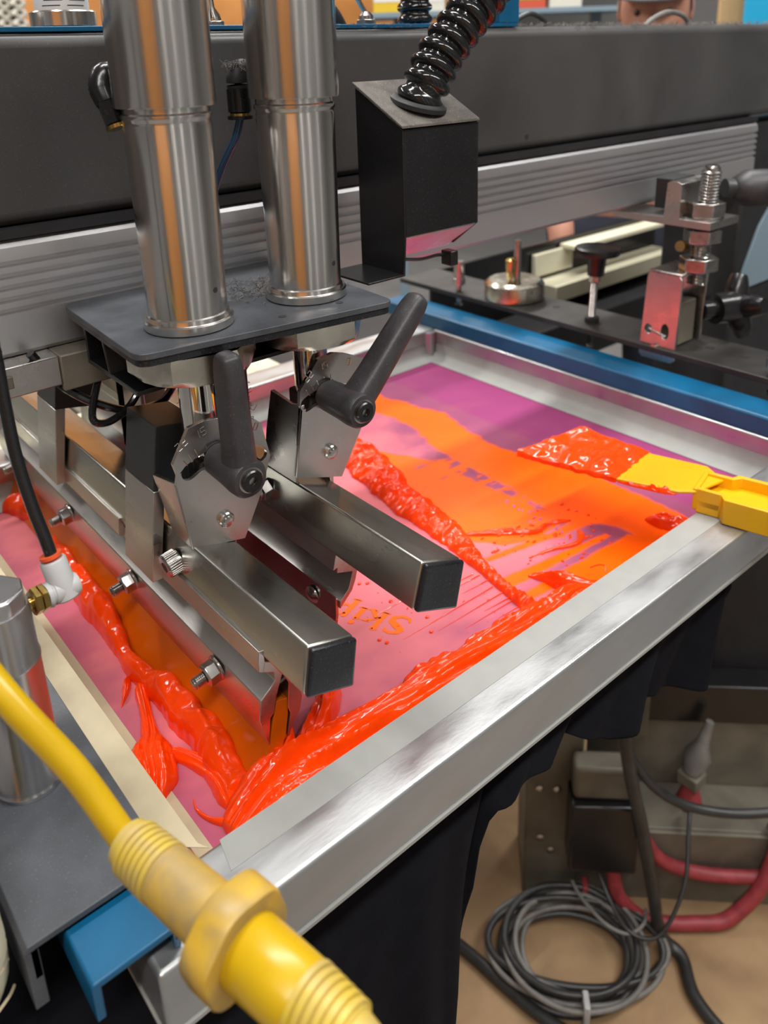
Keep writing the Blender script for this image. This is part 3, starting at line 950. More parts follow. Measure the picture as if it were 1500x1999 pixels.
for k in range(500):
    a = rnd.gauss(0, 1)
    p = Vector((-212 + rnd.gauss(0, 14), 300 + rnd.gauss(0, 22), 256.3))
    if p.y > 334 or p.x < -275 or (p - Vector((-180, 295.5, 256.3))).length < 27 or (p - Vector((-180, 210.5, 256.3))).length < 28:
        continue
    mb.sweep([p, p + Vector((rnd.uniform(-3, 3), rnd.uniform(-3, 3), rnd.uniform(0.3, 2.6))), p + Vector((rnd.uniform(-5, 5), rnd.uniform(-5, 5), rnd.uniform(0.2, 1.4)))], 0.2, n=4, sub=2)
o = mb.build('lint', M['lint'])
tag(o, 'grey lint caught on the carriage plate behind the cylinders', 'lint', kind='stuff')

# slide block below the rail
t = thing('slide_block', 'grey slide block under the left end of the ribbed rail', 'block', (-290, 120, 205))
MB().box(-322, -264, 60, 158, 207, 227.5).build('block', M['holder'], t, bevel=1)
MB().box(-300, -262, 158, 200, 203, 227.5).build('block_end', M['steelgrey'], t, bevel=1)
MB().box(-322, -262, 20, 128, 214, 222).build('side_strip', M['steelgrey'], t, bevel=0.6)
# air hoses looping under the plate
tag(MB().sweep([(-268, 142, 232), (-270, 155, 210), (-268, 164, 199), (-262, 178, 188), (-258, 198, 178), (-262, 222, 176), (-275, 240, 182)], 3.0, n=10, sub=8).build('air_hose', M['hose']),
    'black air hose sagging across the gap left of the black clamp block', 'hose')
tag(MB().sweep([(-262, 206, 222), (-258, 207, 198), (-256, 198, 184), (-255, 182, 176.5), (-256, 171, 180), (-262, 176, 194), (-270, 188, 212)], 2.6, n=10, sub=8).build('air_hose', M['hose']),
    'black air hose curled in a loop under the carriage plate', 'hose')

# ================================================================== conduit box on the carriage
t = thing('conduit_box', 'black sheet metal box with slanted underside beside the right cylinder', 'box', (-190, 405, 256))
yl, yr = 371.5, 441.0
MB().prism([(-165, 357), (-165, 284), (-167, 256), (-214, 256), (-214, 384)], 'y', yl - 1.6, yl).build('side_panel', M['black'], t, bevel=0.5)
MB().prism([(-165, 357), (-165, 284), (-190, 265), (-214, 262), (-214, 384)], 'y', yr, yr + 1.6).build('side_panel', M['black'], t, bevel=0.5)
MB().box(-166.6, -165, yl, yr, 284, 357).build('front_panel', M['black'], t, bevel=0.5)
MB().box(-215, -213, yl, yr, 258, 384).build('back_panel', M['black'], t, bevel=0.5)
MB().prism([(-163.5, 357.5), (-163.8, 359.5), (-215, 387), (-216, 385)], 'y', yl - 3.0, yr + 1.5).build('lid', M['lid'], t, bevel=0.4)
MB().prism([(-166, 284.5), (-166, 283), (-196, 262), (-197, 263.5)], 'y', yl, yr).build('sloped_floor', M['zinc'], t, bevel=0.3)
MB().prism([(-167, 256), (-214, 256), (-214, 257.6), (-167, 257.6)], 'y', 338, yl).build('mounting_foot', M['black'], t, bevel=0.4)
ax_d = Vector((0.27, 0.10, 0.955)).normalized()
g0 = Vector((-186, 403, 369.5))
MB().lathe([(0, 20.5), (3.0, 20.5), (3.4, 19), (5, 17.5)], g0, ax_d, 40).build('gland_ring', M['matte'], t)
# cable tie with its head poking out below
ct = MB()
ct.sweep([(-168, 372, 268), (-166, 386, 266), (-166.5, 402, 266), (-168, 412, 264)], 1.3, n=8, sub=6)
cto = ct.build('cable_tie', M['black'], t)
MB().box(-171, -160, 410, 417, 257, 268).build('tie_head', M['black'], cto, bevel=0.8)

# ---- corrugated conduit
def corrugated(pts, r_out, r_in, pitch, name, label, mtl, sub=40):
    P, _ = spline(pts, 1.0, sub)
    # resample by arc length
    cum = [0]
    for i in range(1, len(P)):
        cum.append(cum[-1] + (P[i] - P[i - 1]).length)
    step = pitch / 10
    nn = int(cum[-1] / step)
    Q, R_ = [], []
    j = 0
    for k in range(nn):
        s_ = k * step
        while cum[j + 1] < s_:
            j += 1
        f = (s_ - cum[j]) / max(1e-6, cum[j + 1] - cum[j])
        Q.append(P[j].lerp(P[j + 1], f))
        ph = (s_ / pitch) % 1.0
        bulge = max(0.0, math.sin(PI * min(1, ph / 0.72))) ** 0.55 if ph < 0.72 else 0
        R_.append(r_in + (r_out - r_in) * bulge)
    o = MB().sweep(Q, R_, n=32, sub=1).build(name, mtl, smooth=60)
    return tag(o, label, 'conduit')
corrugated([g0 + ax_d * 2, g0 + ax_d * 14 + Vector((0, 3, 0)), Vector((-181, 420, 402)), Vector((-178, 440, 424)), Vector((-176, 462, 444)), Vector((-176, 490, 474)), Vector((-182, 520, 520)), Vector((-210, 560, 600)), Vector((-260, 590, 700)), Vector((-300, 600, 820))],
           17.2, 13.2, 11.0, 'corrugated_conduit', 'glossy black corrugated conduit rising from the black box', M['hose'])

# ---- push-in fittings behind the cylinders
t = thing('push_in_fitting', 'black push in fitting half hidden behind the left cylinder', 'fitting', (-205, 190, 372), 'air fittings behind the cylinders')
MB().sweep([(-206, 197, 396), (-207, 190, 399), (-205.5, 186.5, 392), (-201, 187, 384)], [6.5, 7.2, 7.4, 6.4], n=16, sub=6).build('elbow', M['black'], t)
MB().lathe([(0, 6.8), (12, 6.6), (13, 5.5)], (-200.5, 187, 385), (0.3, 0.12, -0.9), 6).build('hex_body', M['black'], t)
MB().lathe([(0, 6.4), (2, 6.4)], (-196.4, 188.5, 372.8), (0.3, 0.12, -0.9), 20).build('collar', M['brass'], t)
t = thing('push_in_fitting', 'lint covered black push in fitting between the two cylinders', 'fitting', (-222, 281, 366), 'air fittings behind the cylinders')
MB().sweep([(-224, 292, 396), (-222, 285, 398), (-221, 281, 393), (-221, 281, 386)], [6, 7, 7, 6.5], n=16, sub=6).build('elbow', M['matte'], t)
MB().lathe([(0, 7.4), (14, 7.4), (15, 6)], (-221, 281, 387), (0, 0, -1), 24).build('body', M['black'], t)
MB().lathe([(0, 6.4), (1.6, 6.4)], (-221, 281, 372), (0, 0, -1), 24).build('brass_band', M['brass'], t)
MB().lathe([(0, 8.0), (2.2, 8.0)], (-221, 281, 370.4), (0, 0, -1), 24).build('release_collar', M['black'], t)
mb = MB()
for k in range(150):
    p = Vector((-220 + rnd.gauss(0, 3), 284 + rnd.gauss(0, 5), 402 + rnd.uniform(-3, 1)))
    mb.sweep([p, p + Vector((rnd.uniform(-3, 3), rnd.uniform(-3, 3), rnd.uniform(-1, 3))), p + Vector((rnd.uniform(-4, 4), rnd.uniform(-5, 5), rnd.uniform(-4, 2)))], 0.16, n=4, sub=2)
lt = mb.build('lint_tuft', M['lint'], t)
lt['kind'] = 'stuff'
tag(MB().sweep([(-221, 281, 369), (-226, 279, 356), (-238, 276, 340), (-250, 274, 322), (-256, 270, 300), (-258, 262, 280), (-256, 252, 262)], 2.6, n=12, sub=8).build('air_tube', M['bluehose']),
    'thin translucent blue air tube hanging between the cylinders', 'tube')

# ================================================================== wet ink
def ink_strip(name, label, rows, mtl='ink', base=0.15, amp=0.35, streak=(0.05, 0.35), seed=0, across=34, step=1.1, parent=None, peak=0.55, tear=0.0):
    """ridge of ink lying on a surface: rows = (x, y, half width, height[, base z]); streaks run along or across the ridge"""
    P = [(r[0], r[1], (r[4] if len(r) > 4 else base)) for r in rows]
    L = sum((Vector(P[i + 1]) - Vector(P[i])).length for i in range(len(P) - 1))
    sub = max(3, int(L / step / (len(P) - 1)))
    C1, W = spline(P, [r[2] for r in rows], sub)
    _, H = spline(P, [r[3] for r in rows], sub)
    n, m_ = len(C1), across
    vs, fs = [], []
    s_ = 0.0
    for i in range(n):
        tdir = C1[min(i + 1, n - 1)] - C1[max(i - 1, 0)]
        if i:
            s_ += (C1[i] - C1[i - 1]).length
        nd = Vector((-tdir.y, tdir.x, 0)).normalized()
        endf = min(1.0, (min(i, n - 1 - i) + 0.5) / 9.0) ** 0.5
        for j in range(m_ + 1):
            q = -1 + 2 * j / m_
            wob = 1 + 0.25 * nz3(s_ * 0.05, q * 0.5 + seed, seed * 3.1) + 0.10 * nz3(s_ * 0.16, seed + 5, q)
            a = q * W[i] * wob * endf
            prof = max(0.0, 1 - abs(q) ** 2.4) ** peak
            nn = nz3(s_ * streak[0], a * streak[1], seed + 1.7) + 0.4 * nz3(s_ * streak[0] * 2.2, a * streak[1] * 2.0, seed + 9.1) + 0.08 * nz3(s_ * 0.3, a * 0.35, seed + 4.2)
            if tear:
                nn += tear * max(0, nz3(s_ * 0.5, a * 0.5, seed + 2)) ** 2 * 4
            h = H[i] * prof * endf * max(0.12, 1 + amp * 2.0 * nn)
            c = C1[i] + nd * a
            vs.append((c.x, c.y, C1[i].z + h))
    k = m_ + 1
    for i in range(n - 1):
        for j in range(m_):
            fs.append((i * k + j, (i + 1) * k + j, (i + 1) * k + j + 1, i * k + j + 1))
    # flat underside
    b = len(vs)
    for i in range(n):
        for j in (0, m_):
            x, y, z = vs[i * k + j]
            vs.append((x, y, C1[i].z - 0.05))
    for i in range(n - 1):
        fs.append((b + 2 * i, b + 2 * i + 1, b + 2 * i + 3, b + 2 * i + 2))
        fs.append((i * k, b + 2 * i, b + 2 * i + 2, (i + 1) * k))
        fs.append((i * k + m_, (i + 1) * k + m_, b + 2 * i + 3, b + 2 * i + 1))
    mb = MB()
    mb._add(vs, fs)
    o = mb.build(name, M[mtl], parent, smooth=75)
    if label:
        tag(o, label, 'ink')
    return o

ink_strip('ink_bead', 'long lumpy bead of orange ink pushed up against the amber blade',
          [(-528, 172, 7, 6), (-515, 173, 13, 15), (-495, 177, 9, 12), (-454, 180, 6, 11), (-400, 174, 7, 15), (-350, 170, 9, 19), (-315, 169, 10, 24), (-290, 169, 9, 22), (-265, 166, 7, 15), (-245, 164, 5.5, 10), (-225, 163, 6.5, 12),
           (-205, 165, 7, 14), (-185, 167, 9, 20), (-160, 168, 10, 23), (-135, 169, 10, 24), (-115, 168, 10, 21), (-98, 166, 9, 13), (-84, 165, 10, 10)], amp=0.15, streak=(0.06, 0.08), seed=1, peak=0.5)
ink_strip('ink_ridge', 'broad streaky ridge of orange ink along the near aluminium rail',
          [(-66, 146, 6, 4), (-68, 158, 18, 12), (-69, 172, 23, 20), (-70, 190, 24, 23), (-68, 215, 22, 22), (-66, 260, 22, 19), (-66, 320, 22, 17), (-65, 380, 21, 14), (-65, 420, 20, 13), (-66, 442, 17, 14), (-66, 458, 12, 10), (-64, 474, 4, 3)],
          amp=0.24, streak=(0.012, 0.26), seed=2, across=60, peak=0.6)
ink_strip('ink_ridge', 'crumbly ridge of orange ink left behind the right square tube',
          [(-470, 492, 12, 5), (-400, 484, 18, 8), (-354, 474, 21, 9), (-300, 460, 20, 10), (-274, 454, 18, 9), (-234, 448, 17, 8), (-200, 443, 14, 8), (-166, 434, 9, 7), (-140, 428, 5, 5), (-110, 421, 5, 6), (-90, 419, 6, 7), (-80, 420, 4, 4)],
          amp=0.42, streak=(0.22, 0.045), seed=3, across=56, tear=0.15)
ink_strip('ink_lump', 'folded lump of orange ink under the end of the left square tube',
          [(-125, 254, 5, 4), (-116, 249, 9, 15), (-106, 240, 9, 16), (-98, 228, 8, 13), (-92, 216, 9, 10), (-84, 206, 6, 5)], amp=0.3, streak=(0.08, 0.3), seed=4)
ink_strip('ink_lump', 'torn peak of orange ink standing at the blade corner',
          [(-100, 206, 3, 22), (-92, 202, 5, 34), (-84, 194, 7, 26), (-76, 182, 10, 20), (-72, 170, 9, 12)], amp=0.22, streak=(0.07, 0.25), seed=5)
ink_strip('ink_strand', 'stringy drip of orange ink with a fat drop on the left tape',
          [(-212, 160, 3, 6), (-200, 156, 4.5, 8), (-180, 150, 4.5, 6), (-162, 144, 6, 7), (-150, 138, 13, 10), (-138, 134, 16, 12), (-128, 131, 14, 11), (-118, 126, 8, 8), (-110, 123, 3, 4)], amp=0.16, streak=(0.02, 0.5), seed=6)
ink_strip('ink_strand', 'thin arched strand of orange ink joining the drop to the bead',
          [(-146, 146, 3.5, 6), (-136, 152, 4, 6), (-124, 157, 4.5, 7), (-110, 160, 5, 8), (-96, 160, 8, 9), (-80, 158, 9, 9)], amp=0.16, streak=(0.02, 0.5), seed=7)
ink_strip('ink_strand', 'small torn wisp of orange ink beside the left drip',
          [(-222, 156, 3.5, 8), (-214, 151, 3.0, 5), (-206, 146, 1.6, 3), (-200, 141, 0.8, 1.4)], amp=0.3, streak=(0.1, 0.5), seed=8)
ink_strip('ink_strand', 'hair thin curl of orange ink on the bare purple mesh',
          [(-104, 143, 0.7, 1.2), (-96, 141, 0.9, 1.5), (-86, 143, 1.2, 2), (-78, 148, 2.2, 4), (-74, 154, 4, 6)], amp=0.1, seed=9)
ink_strip('ink_lump', 'ragged clot of orange ink at the upper end of the rail ridge',
          [(-112, 448, 3, 3), (-100, 456, 6, 7), (-88, 458, 8, 11), (-78, 462, 9, 10), (-68, 474, 6, 5), (-60, 486, 3, 2)], amp=0.25, streak=(0.05, 0.28), seed=10, tear=0.1)
ink_strip('ink_lump', 'ragged clot of orange ink below the yellow spatula',
          [(-96, 590, 5, 4), (-84, 594, 9, 8), (-72, 598, 10, 8), (-62, 606, 8, 6), (-54, 614, 5, 3)], amp=0.3, streak=(0.1, 0.15), seed=12, tear=0.1)
ink_strip('ink_smear', 'raised wavy smear of orange ink across the middle of the mesh',
          [(-190, 452, 2, 1.5), (-176, 470, 3.5, 3), (-164, 486, 4, 3), (-150, 502, 3, 2.5), (-150, 520, 2.5, 2), (-140, 540, 2, 1.5)], amp=0.4, streak=(0.15, 0.4), seed=13)
ink_strip('ink_smear', 'small curl of orange ink scraped beside the smear',
          [(-128, 470, 1.2, 1), (-122, 492, 1.6, 1.6), (-114, 512, 2.2, 2), (-118, 526, 3.6, 3), (-126, 532, 2.5, 2)], amp=0.3, seed=14)
# drag strings and specks, too fine to count
rnd = random.Random(12)
mb = MB()
for (x, y) in [(-197, 341), (-193, 346), (-135, 310), (-129, 312), (-163, 345), (-130, 353), (-116, 344)]:
    mb.ball((x, y, 0.3), 1.5, 8, 6, (1, 1.2, 0.6))
for k in range(90):
    x, y = rnd.uniform(-330, -90), rnd.uniform(290, 430)
    r = rnd.uniform(0.2, 0.6)
    mb.ball((x, y, 0.15), r, 6, 4, (1, rnd.uniform(1, 3), 0.5))
for k in range(60):
    x, y = rnd.uniform(-180, -95), rnd.uniform(450, 560)
    mb.ball((x, y, 0.2), rnd.uniform(0.4, 1.6), 6, 4, (1, rnd.uniform(0.8, 2.5), 0.6))
for k in range(11):
    x = -92 - k * 8 + rnd.uniform(-3, 3)
    y1 = 418 + rnd.uniform(-3, 6)
    y0 = y1 - rnd.uniform(20, 95)
    mb.sweep([(x + 2, y1, 0.5), (x + 1, (y0 + y1) / 2, 0.3), (x, y0, 0.15)], [0.55, 0.28, 0.1], n=5, sub=4)
mb.sweep([(-52, 446, 40), (-49, 452, 41), (-45, 454, 41), (-42, 450, 39.5)], [0.7, 0.6, 0.5, 0.3], n=6, sub=5)
o = mb.build('ink_specks', M['ink'])
tag(o, 'fine orange ink specks and drag strings on the pink mesh', 'ink', kind='stuff')

# ================================================================== spatula
t = thing('ink_spatula', 'yellow plastic ink spatula laid across the near rail, tip loaded with ink', 'spatula', (-60, 590, 39))
def rot2(pts, org, ang):
    c, s_ = math.cos(ang), math.sin(ang)
    return [(org[0] + x * c - y * s_, org[1] + x * s_ + y * c) for x, y in pts]
SB = 55.5
MB().prism([(-184, 521), (-176, 600), (-104, 604), (-58, 618), (-36, 606), (-42, 572), (-52, 562), (-98, 544)], 'z', SB, SB + 2.6).build('blade', M['yellow'], t, bevel=0.8)
hang = math.radians(14)
ho = (-44, 590)
MB().prism(rot2([(0, -17), (18, -17), (22, -24), (150, -25), (150, 25), (22, 24), (18, 17), (0, 17)], ho, hang), 'z', 44.5, 50.5).build('handle_web', M['yellow'], t, bevel=0.8)
rim = []
for sgn in (-1, 1):
    MB().prism(rot2([(-2, sgn * 17), (17, sgn * 17), (21, sgn * 24), (150, sgn * 25), (150, sgn * 20.5), (24, sgn * 20), (19, sgn * 13.5), (-2, sgn * 13.5)], ho, hang), 'z', 38.6, 60.5).build('handle_rim', M['yellow'], t, bevel=0.9)
MB().prism(rot2([(-5, -17), (-1, -17), (-1, 17), (-5, 17)], ho, hang), 'z', 41, 60.0).build('handle_rim', M['yellow'], t, bevel=0.8)
cnt = 0
vs, fs = [], []
P = [(-186, 519), (-177, 602), (-106, 605), (-98, 543)]
N1, N2 = 90, 80
for i in range(N1 + 1):
    for j in range(N2 + 1):
        u, v = i / N1, j / N2
        a = Vector(P[0]) * (1 - v) + Vector(P[1]) * v
        b = Vector(P[3]) * (1 - v) + Vector(P[2]) * v
        q = a * (1 - u) + b * u
        q += Vector((nz3(v * 9, 3, 1) * 2.2 * (u > 0.9) + nz3(v * 14, 1, 2) * 1.5 * (u < 0.08), (nz3(u * 12, 7, 3) * 2.5 - 1.2) * (v < 0.06)))
        ed = min(1, 7 * min(u + 0.05, 1 - u, v + 0.04, 1 - v + 0.02))
        h = max(0.05, ed) ** 0.5 * (4.6 + 5.0 * nz3(q.x * 0.05, q.y * 0.035, 4) + 2.2 * nz3(q.x * 0.12, q.y * 0.10, 8))
        vs.append((q.x, q.y, SB + 2.4 + max(0.3, h)))
k = N2 + 1
for i in range(N1):
    for j in range(N2):
        fs.append((i * k + j, (i + 1) * k + j, (i + 1) * k + j + 1, i * k + j + 1))
rim_i = [i * k for i in range(N1 + 1)] + [N1 * k + j for j in range(1, k)] + [i * k + N2 for i in range(N1 - 1, -1, -1)] + [j for j in range(N2 - 1, 0, -1)]
b0 = len(vs)
for i in rim_i:
    vs.append((vs[i][0], vs[i][1], SB - 0.6 - 1.2 * max(0, nz3(vs[i][0] * 0.15, vs[i][1] * 0.15, 2))))
nr = len(rim_i)
for i in range(nr):
    fs.append((rim_i[i], rim_i[(i + 1) % nr], b0 + (i + 1) % nr, b0 + i))
mb = MB()
mb._add(vs, fs)
mb.build('ink_coating', M['ink'], t, smooth=70)
ink_strip('ink_fringe', None, [(-98, 545, 2.5, 3, SB - 1), (-80, 551, 2.5, 3, SB - 1), (-64, 557, 3, 4, SB - 1), (-53, 562, 2, 3, SB - 1)], seed=21, amp=0.4, streak=(0.3, 0.4), parent=t)

# ================================================================== screen clamp on the left: channel, blue holder, air cylinder
t = thing('clamp_channel', 'scuffed black clamp channel over the left frame rail, carrying the small air cylinder', 'channel', (-320, 66, 42), 'frame clamp channels')
MB().prism([(36, 58), (98, 58), (98, 52), (94, 52), (94, 54.5), (40, 54.5), (40, 22), (34, 22), (34, 55)], 'x', -640, -34).build('channel_body', M['plate'], t, bevel=1.2)
t = thing('frame_holder', 'blue painted steel frame holder on the left frame rail under the black channel', 'holder', (-320, 70, 38), 'blue frame holders')
MB().prism([(52, 51.5), (88, 51.5), (90, 49), (90, 38.4), (87, 38.4), (87, 47.6), (55, 47.6), (55, 30), (51, 30), (51, 50)], 'x', -620, -6).build('holder_body', M['blue'], t, bevel=0.8)
t = thing('clamp_cylinder', 'small brushed aluminium air cylinder standing on the left channel', 'cylinder', (-121, 66, 58))
cc = (-121, 66)
MB().lathe([(0, 16.8), (2.5, 17.2), (4.0, 16.2), (72, 15.8), (73, 16.2), (75, 16.2), (76, 15.6), (100, 15.4), (104, 14.6)], (*cc, 58.2), (0, 0, 1), 48).build('tube', M['alu'], t)
MB().prism([(cc[0] + 14.8 * math.cos(a) , cc[1] + 14.8 * math.sin(a)) for a in [k * PI / 4 + 0.2 for k in range(8)]], 'z', 160, 171).build('end_cap', M['alu'], t, bevel=1.6, segs=3)
el = thing('elbow_fitting', 'white plastic elbow fitting with brass nut on the small air cylinder', 'fitting', (-125, 84, 154))
d = Vector((-0.12, 0.99, -0.05)).normalized()
MB().lathe([(0, 3.2), (4, 3.2)], Vector((-122, 79.5, 156)), d, 16).build('thread', M['brass'], el)
MB().lathe([(0, 6.2), (1.0, 7.2), (3.4, 7.2), (3.8, 6.4), (4.2, 7.2), (6.6, 7.2), (7.4, 6.0)], Vector((-122.4, 82.6, 155.8)), d, 6).build('brass_nut', M['brass'], el)
MB().lathe([(0, 6.0), (2.0, 6.6), (2.4, 5.8), (3.4, 5.6), (3.8, 6.2), (14.5, 6.4), (16.4, 5.6)], Vector((-123.3, 89.8, 155.4)), d, 28).build('elbow_body', M['white'], el)
MB().lathe([(-5.8, 6.0), (-5, 6.6), (15, 6.4), (16, 5.8)], Vector((-124.6, 99.2, 155.5)), Vector((-0.24, -0.12, 0.96)), 28).build('elbow_body', M['white'], el)
top = Vector((-124.6, 99.2, 155.5)) + Vector((-0.24, -0.12, 0.96)).normalized() * 15
MB().lathe([(0, 3.8), (2.2, 3.8), (2.3, 5.4), (4.0, 5.4)], top, Vector((-0.24, -0.12, 0.96)), 24).build('release_collar', M['orangecap'], el)
tag(MB().sweep([top + Vector((0, 0, 1)), (-131, 96.5, 182), (-138, 95, 198), (-146, 94, 222), (-151, 94.5, 250), (-153, 95, 280), (-150, 92, 330), (-150, 80, 420)], 3.1, n=14, sub=8).build('air_hose', M['hose']),
    'glossy black air hose running down into the white elbow fitting', 'hose')

# ================================================================== yellow cord connector hanging in front
t = thing('cord_connector', 'grimy yellow twist lock cord connector hanging in front of the frame corner', 'connector', (50, 84, 108))
A, B = Vector((3, 72.5, 121)), Vector((116, 97, 118))
d = (B - A).normalized()
MB().sweep([(-118, 20, 262), (-80, 34, 216), (-40, 48.5, 178), (-18, 63, 147), A - d * 3, A + d * 4], 5.6, n=20, sub=10).build('cord', M['cable'], t)
prof = [(-1, 5.8), (0, 9.0), (4, 9.6)]
for k in range(6):
    prof += [(4.4 + k * 3.0, 10.6 + k * 0.12), (6.3 + k * 3.0, 10.6 + k * 0.12), (6.6 + k * 3.0, 9.6 + k * 0.12), (7.0 + k * 3.0, 9.6 + k * 0.12)]
prof += [(23, 10.6), (23.4, 9.0)]
MB().lathe(prof, A, d, 40).build('strain_relief', M['conn2'], t)
MB().lathe([(21, 9.6), (22, 10.9), (52, 11.4), (54, 11.4)], A, d, 40).build('body_half', M['conn'], t)
fl = MB()
u = d.orthogonal().normalized()
v = d.cross(u)
vs, fs = [], []
for q in (53, 54.2, 64.8, 66):
    for k in range(48):
        a = 2 * PI * k / 48
        r = (19.2 + 0.7 * math.cos(6 * a)) * (0.965 if q in (53, 66) else 1)
        vs.append(A + d * q + (u * math.cos(a) + v * math.sin(a)) * r)
for i in range(3):
    for k in range(48):
        fs.append((i * 48 + k, i * 48 + (k + 1) % 48, (i + 1) * 48 + (k + 1) % 48, (i + 1) * 48 + k))
fs += [tuple(range(48))[::-1], tuple(144 + k for k in range(48))]
fl._add(vs, fs)
fl.build('flange', M['conn'], t, smooth=50)
MB().lathe([(65, 12.2), (66.5, 13.0), (92, 12.4), (93, 11.8)], A, d, 40).build('body_half', M['cable'], t)
prof = [(92, 12.2)]
for k in range(6):
    prof += [(92.4 + k * 3.2, 12.8 - k * 0.25), (94.4 + k * 3.2, 12.8 - k * 0.25), (94.8 + k * 3.2, 11.6 - k * 0.25), (95.2 + k * 3.2, 11.6 - k * 0.25)]
prof += [(112, 9.5), (120, 8.0), (121, 5.8)]
MB().lathe(prof, A, d, 40).build('strain_relief', M['conn2'], t)
MB().sweep([A + d * 116, A + d * 135, A + d * 160 + Vector((0, 3, -10)), A + d * 190 + Vector((0, 8, -40))], 5.6, n=18, sub=8).build('cord', M['cable'], t)

# ================================================================== screen clamp on the right
t = thing('clamp_channel', 'black clamp channel above the blue bar on the far side of the screen', 'channel', (-300, 835, 60), 'frame clamp channels')
MB().prism([(795, 78.5), (872, 78.5), (872, 60), (869, 60), (869, 75), (797.5, 75), (797.5, 71.5), (795, 71.5)], 'x', -660, 60).build('channel_body', M['chan'], t, bevel=0.8)
for x in (-545, -92):
    p_ = MB()
    p_.lathe([(0, 5.5), (3, 5.5), (3.4, 3.4), (18, 3.4)], (x, 806, 58.2), (0, 0, 1), 20)
    p_.lathe([(0, 3.6), (12, 3.6), (12.5, 9), (22, 9), (22.5, 7.6), (46, 7.6)], (x, 806, 76), (0, 0, 1), 24)
    p_.build('guide_pin', M['bolt'], t)
mb = MB()
for (x, y) in ((-180, 838), (-140, 840), (-400, 842)):
    mb.cyl((x, y, 78.4), (x, y, 79), 5, n=18)
mb.build('bolt_hole', M['print'], t)
t = thing('frame_holder', 'blue painted steel frame holder along the far frame rail', 'holder', (-300, 766, 38), 'blue frame holders')
MB().prism([(748, 56), (750, 58), (788, 58), (790, 56), (790, 5), (787, 5), (787, 55), (751, 55), (751, 38.4), (748, 38.4)], 'x', -640, 60).build('holder_body', M['blue'], t, bevel=0.6)

t = thing('hinge_bracket', 'folded steel clamp bracket with keyhole slots on the right channel', 'bracket', (-222, 830, 62))
key = [(-229 + 6.5 * math.cos(a), 96 + 8.5 * math.sin(a)) for a in [k * PI / 8 for k in range(16)]]
key = slot_ring((-236, 97), 0.01, 4.5, 0, PI, 4)
k1 = [(-236.5 + 4.6 * math.cos(a), 97 + 5.6 * math.sin(a)) for a in [k * PI / 8 for k in range(16)]]
k2 = [(-215.5 + 5.0 * math.cos(a), 98 + 9.0 * math.sin(a)) for a in [k * PI / 8 for k in range(16)]]
MB().prism([(-247, 66), (-243, 62), (-206, 62), (-202, 66), (-199, 160), (-203, 165), (-238, 165), (-242, 160)], 'y', 800, 803.5, holes=[k1, k2]).build('front_cheek', M['zinc'], t, bevel=0.6)
MB().prism([(-247, 66), (-243, 62), (-206, 62), (-202, 66), (-199, 160), (-203, 165), (-238, 165), (-242, 160)], 'y', 852, 855.5).build('rear_cheek', M['zinc'], t, bevel=0.6)
MB().box(-241, -200, 800, 855.5, 163, 166.5).build('bridge', M['zinc'], t, bevel=1.2)
MB().cyl((-226, 796, 77), (-226, 860, 77), 4.2, n=20).build('hinge_pin', M['bolt'], t)
MB().cyl((-236, 801, 97), (-214, 801, 92), 1.7, n=10).build('spring_wire', M['bolt'], t)
MB().box(-236, -206, 812, 846, 80, 130).build('pressure_block', M['steelgrey'], t, bevel=1.5)

t = thing('adjusting_bolt', 'long threaded adjusting bolt with stacked hex nuts at the upper right', 'bolt', (-219, 828, 150))
bx, by = -188, 830
prof = [(0, 10.2)]
q = 0.5
while q < 124:
    prof += [(q, 10.8), (q + 1.7, 8.8)]
    q += 3.4
prof += [(127, 9), (130, 7)]
MB().lathe(prof, (bx - 12, by, 152), (0.05, 0, 1), 24).build('threaded_rod', M['bolt'], t, smooth=50)
for (z0, z1, r) in ((166.8, 182, 21), (199, 213, 20), (227, 243, 20)):
    MB().prism([(bx - 12 + (z0 - 152) * 0.05 + a, by + b) for a, b in hexa(r, 0.35)], 'z', z0, z1).build('hex_nut', M['bolt'], t, bevel=1.2)
MB().cyl((bx - 10, by, 224.4), (bx - 10, by, 227), 21, n=32).build('washer', M['bolt'], t)
MB().lathe([(0, 6), (10, 6)], (bx - 26, by - 6, 192), (0, -1, 0.2), 20).build('brass_eye', M['goldpin'], t)

t = thing('tee_bracket', 'cast inverted tee bracket bolted under the right end of the ribbed rail', 'bracket', (-240, 840, 217))
MB().prism([(-297, 217), (-297, 224), (-233, 225), (-231, 262), (-228, 264), (-218, 264), (-215, 262), (-214, 225), (-178, 225), (-178, 217)], 'y', 808, 868).build('casting', M['zinc'], t, bevel=1.2)
MB().box(-262, -240, 835, 880, 228, 262).build('stop_block', M['matte'], t, bevel=1)

t = thing('thumb_screw', 'black disc thumb screw standing on the right channel', 'screw', (-329, 826, 80))
MB().lathe([(0, 21), (2, 26.5), (7, 27.5), (9.5, 26.5), (10.5, 22)], (-326, 822, 164), (0.03, 0, 1), 40).build('disc_knob', M['black'], t)
MB().lathe([(0, 10), (26, 12)], (-327, 822, 139), (0.03, 0, 1), 24).build('hub', M['black'], t)
MB().lathe([(0, 7), (8, 7)], (-328, 822, 131), (0.03, 0, 1), 6).build('lock_nut', M['bolt'], t)
prof = [(0, 4)]
q = 1.0
while q < 88:
    prof += [(q, 4.6), (q + 0.9, 3.9)]
    q += 1.8
MB().lathe(prof, (-330.5, 822, 46), (0.03, 0, 1), 18).build('threaded_rod', M['bolt'], t, smooth=50)
MB().lathe([(0, 9), (6, 9), (7, 7)], (-329, 822, 79), (0, 0, 1), 24).build('washer', M['matte'], t)

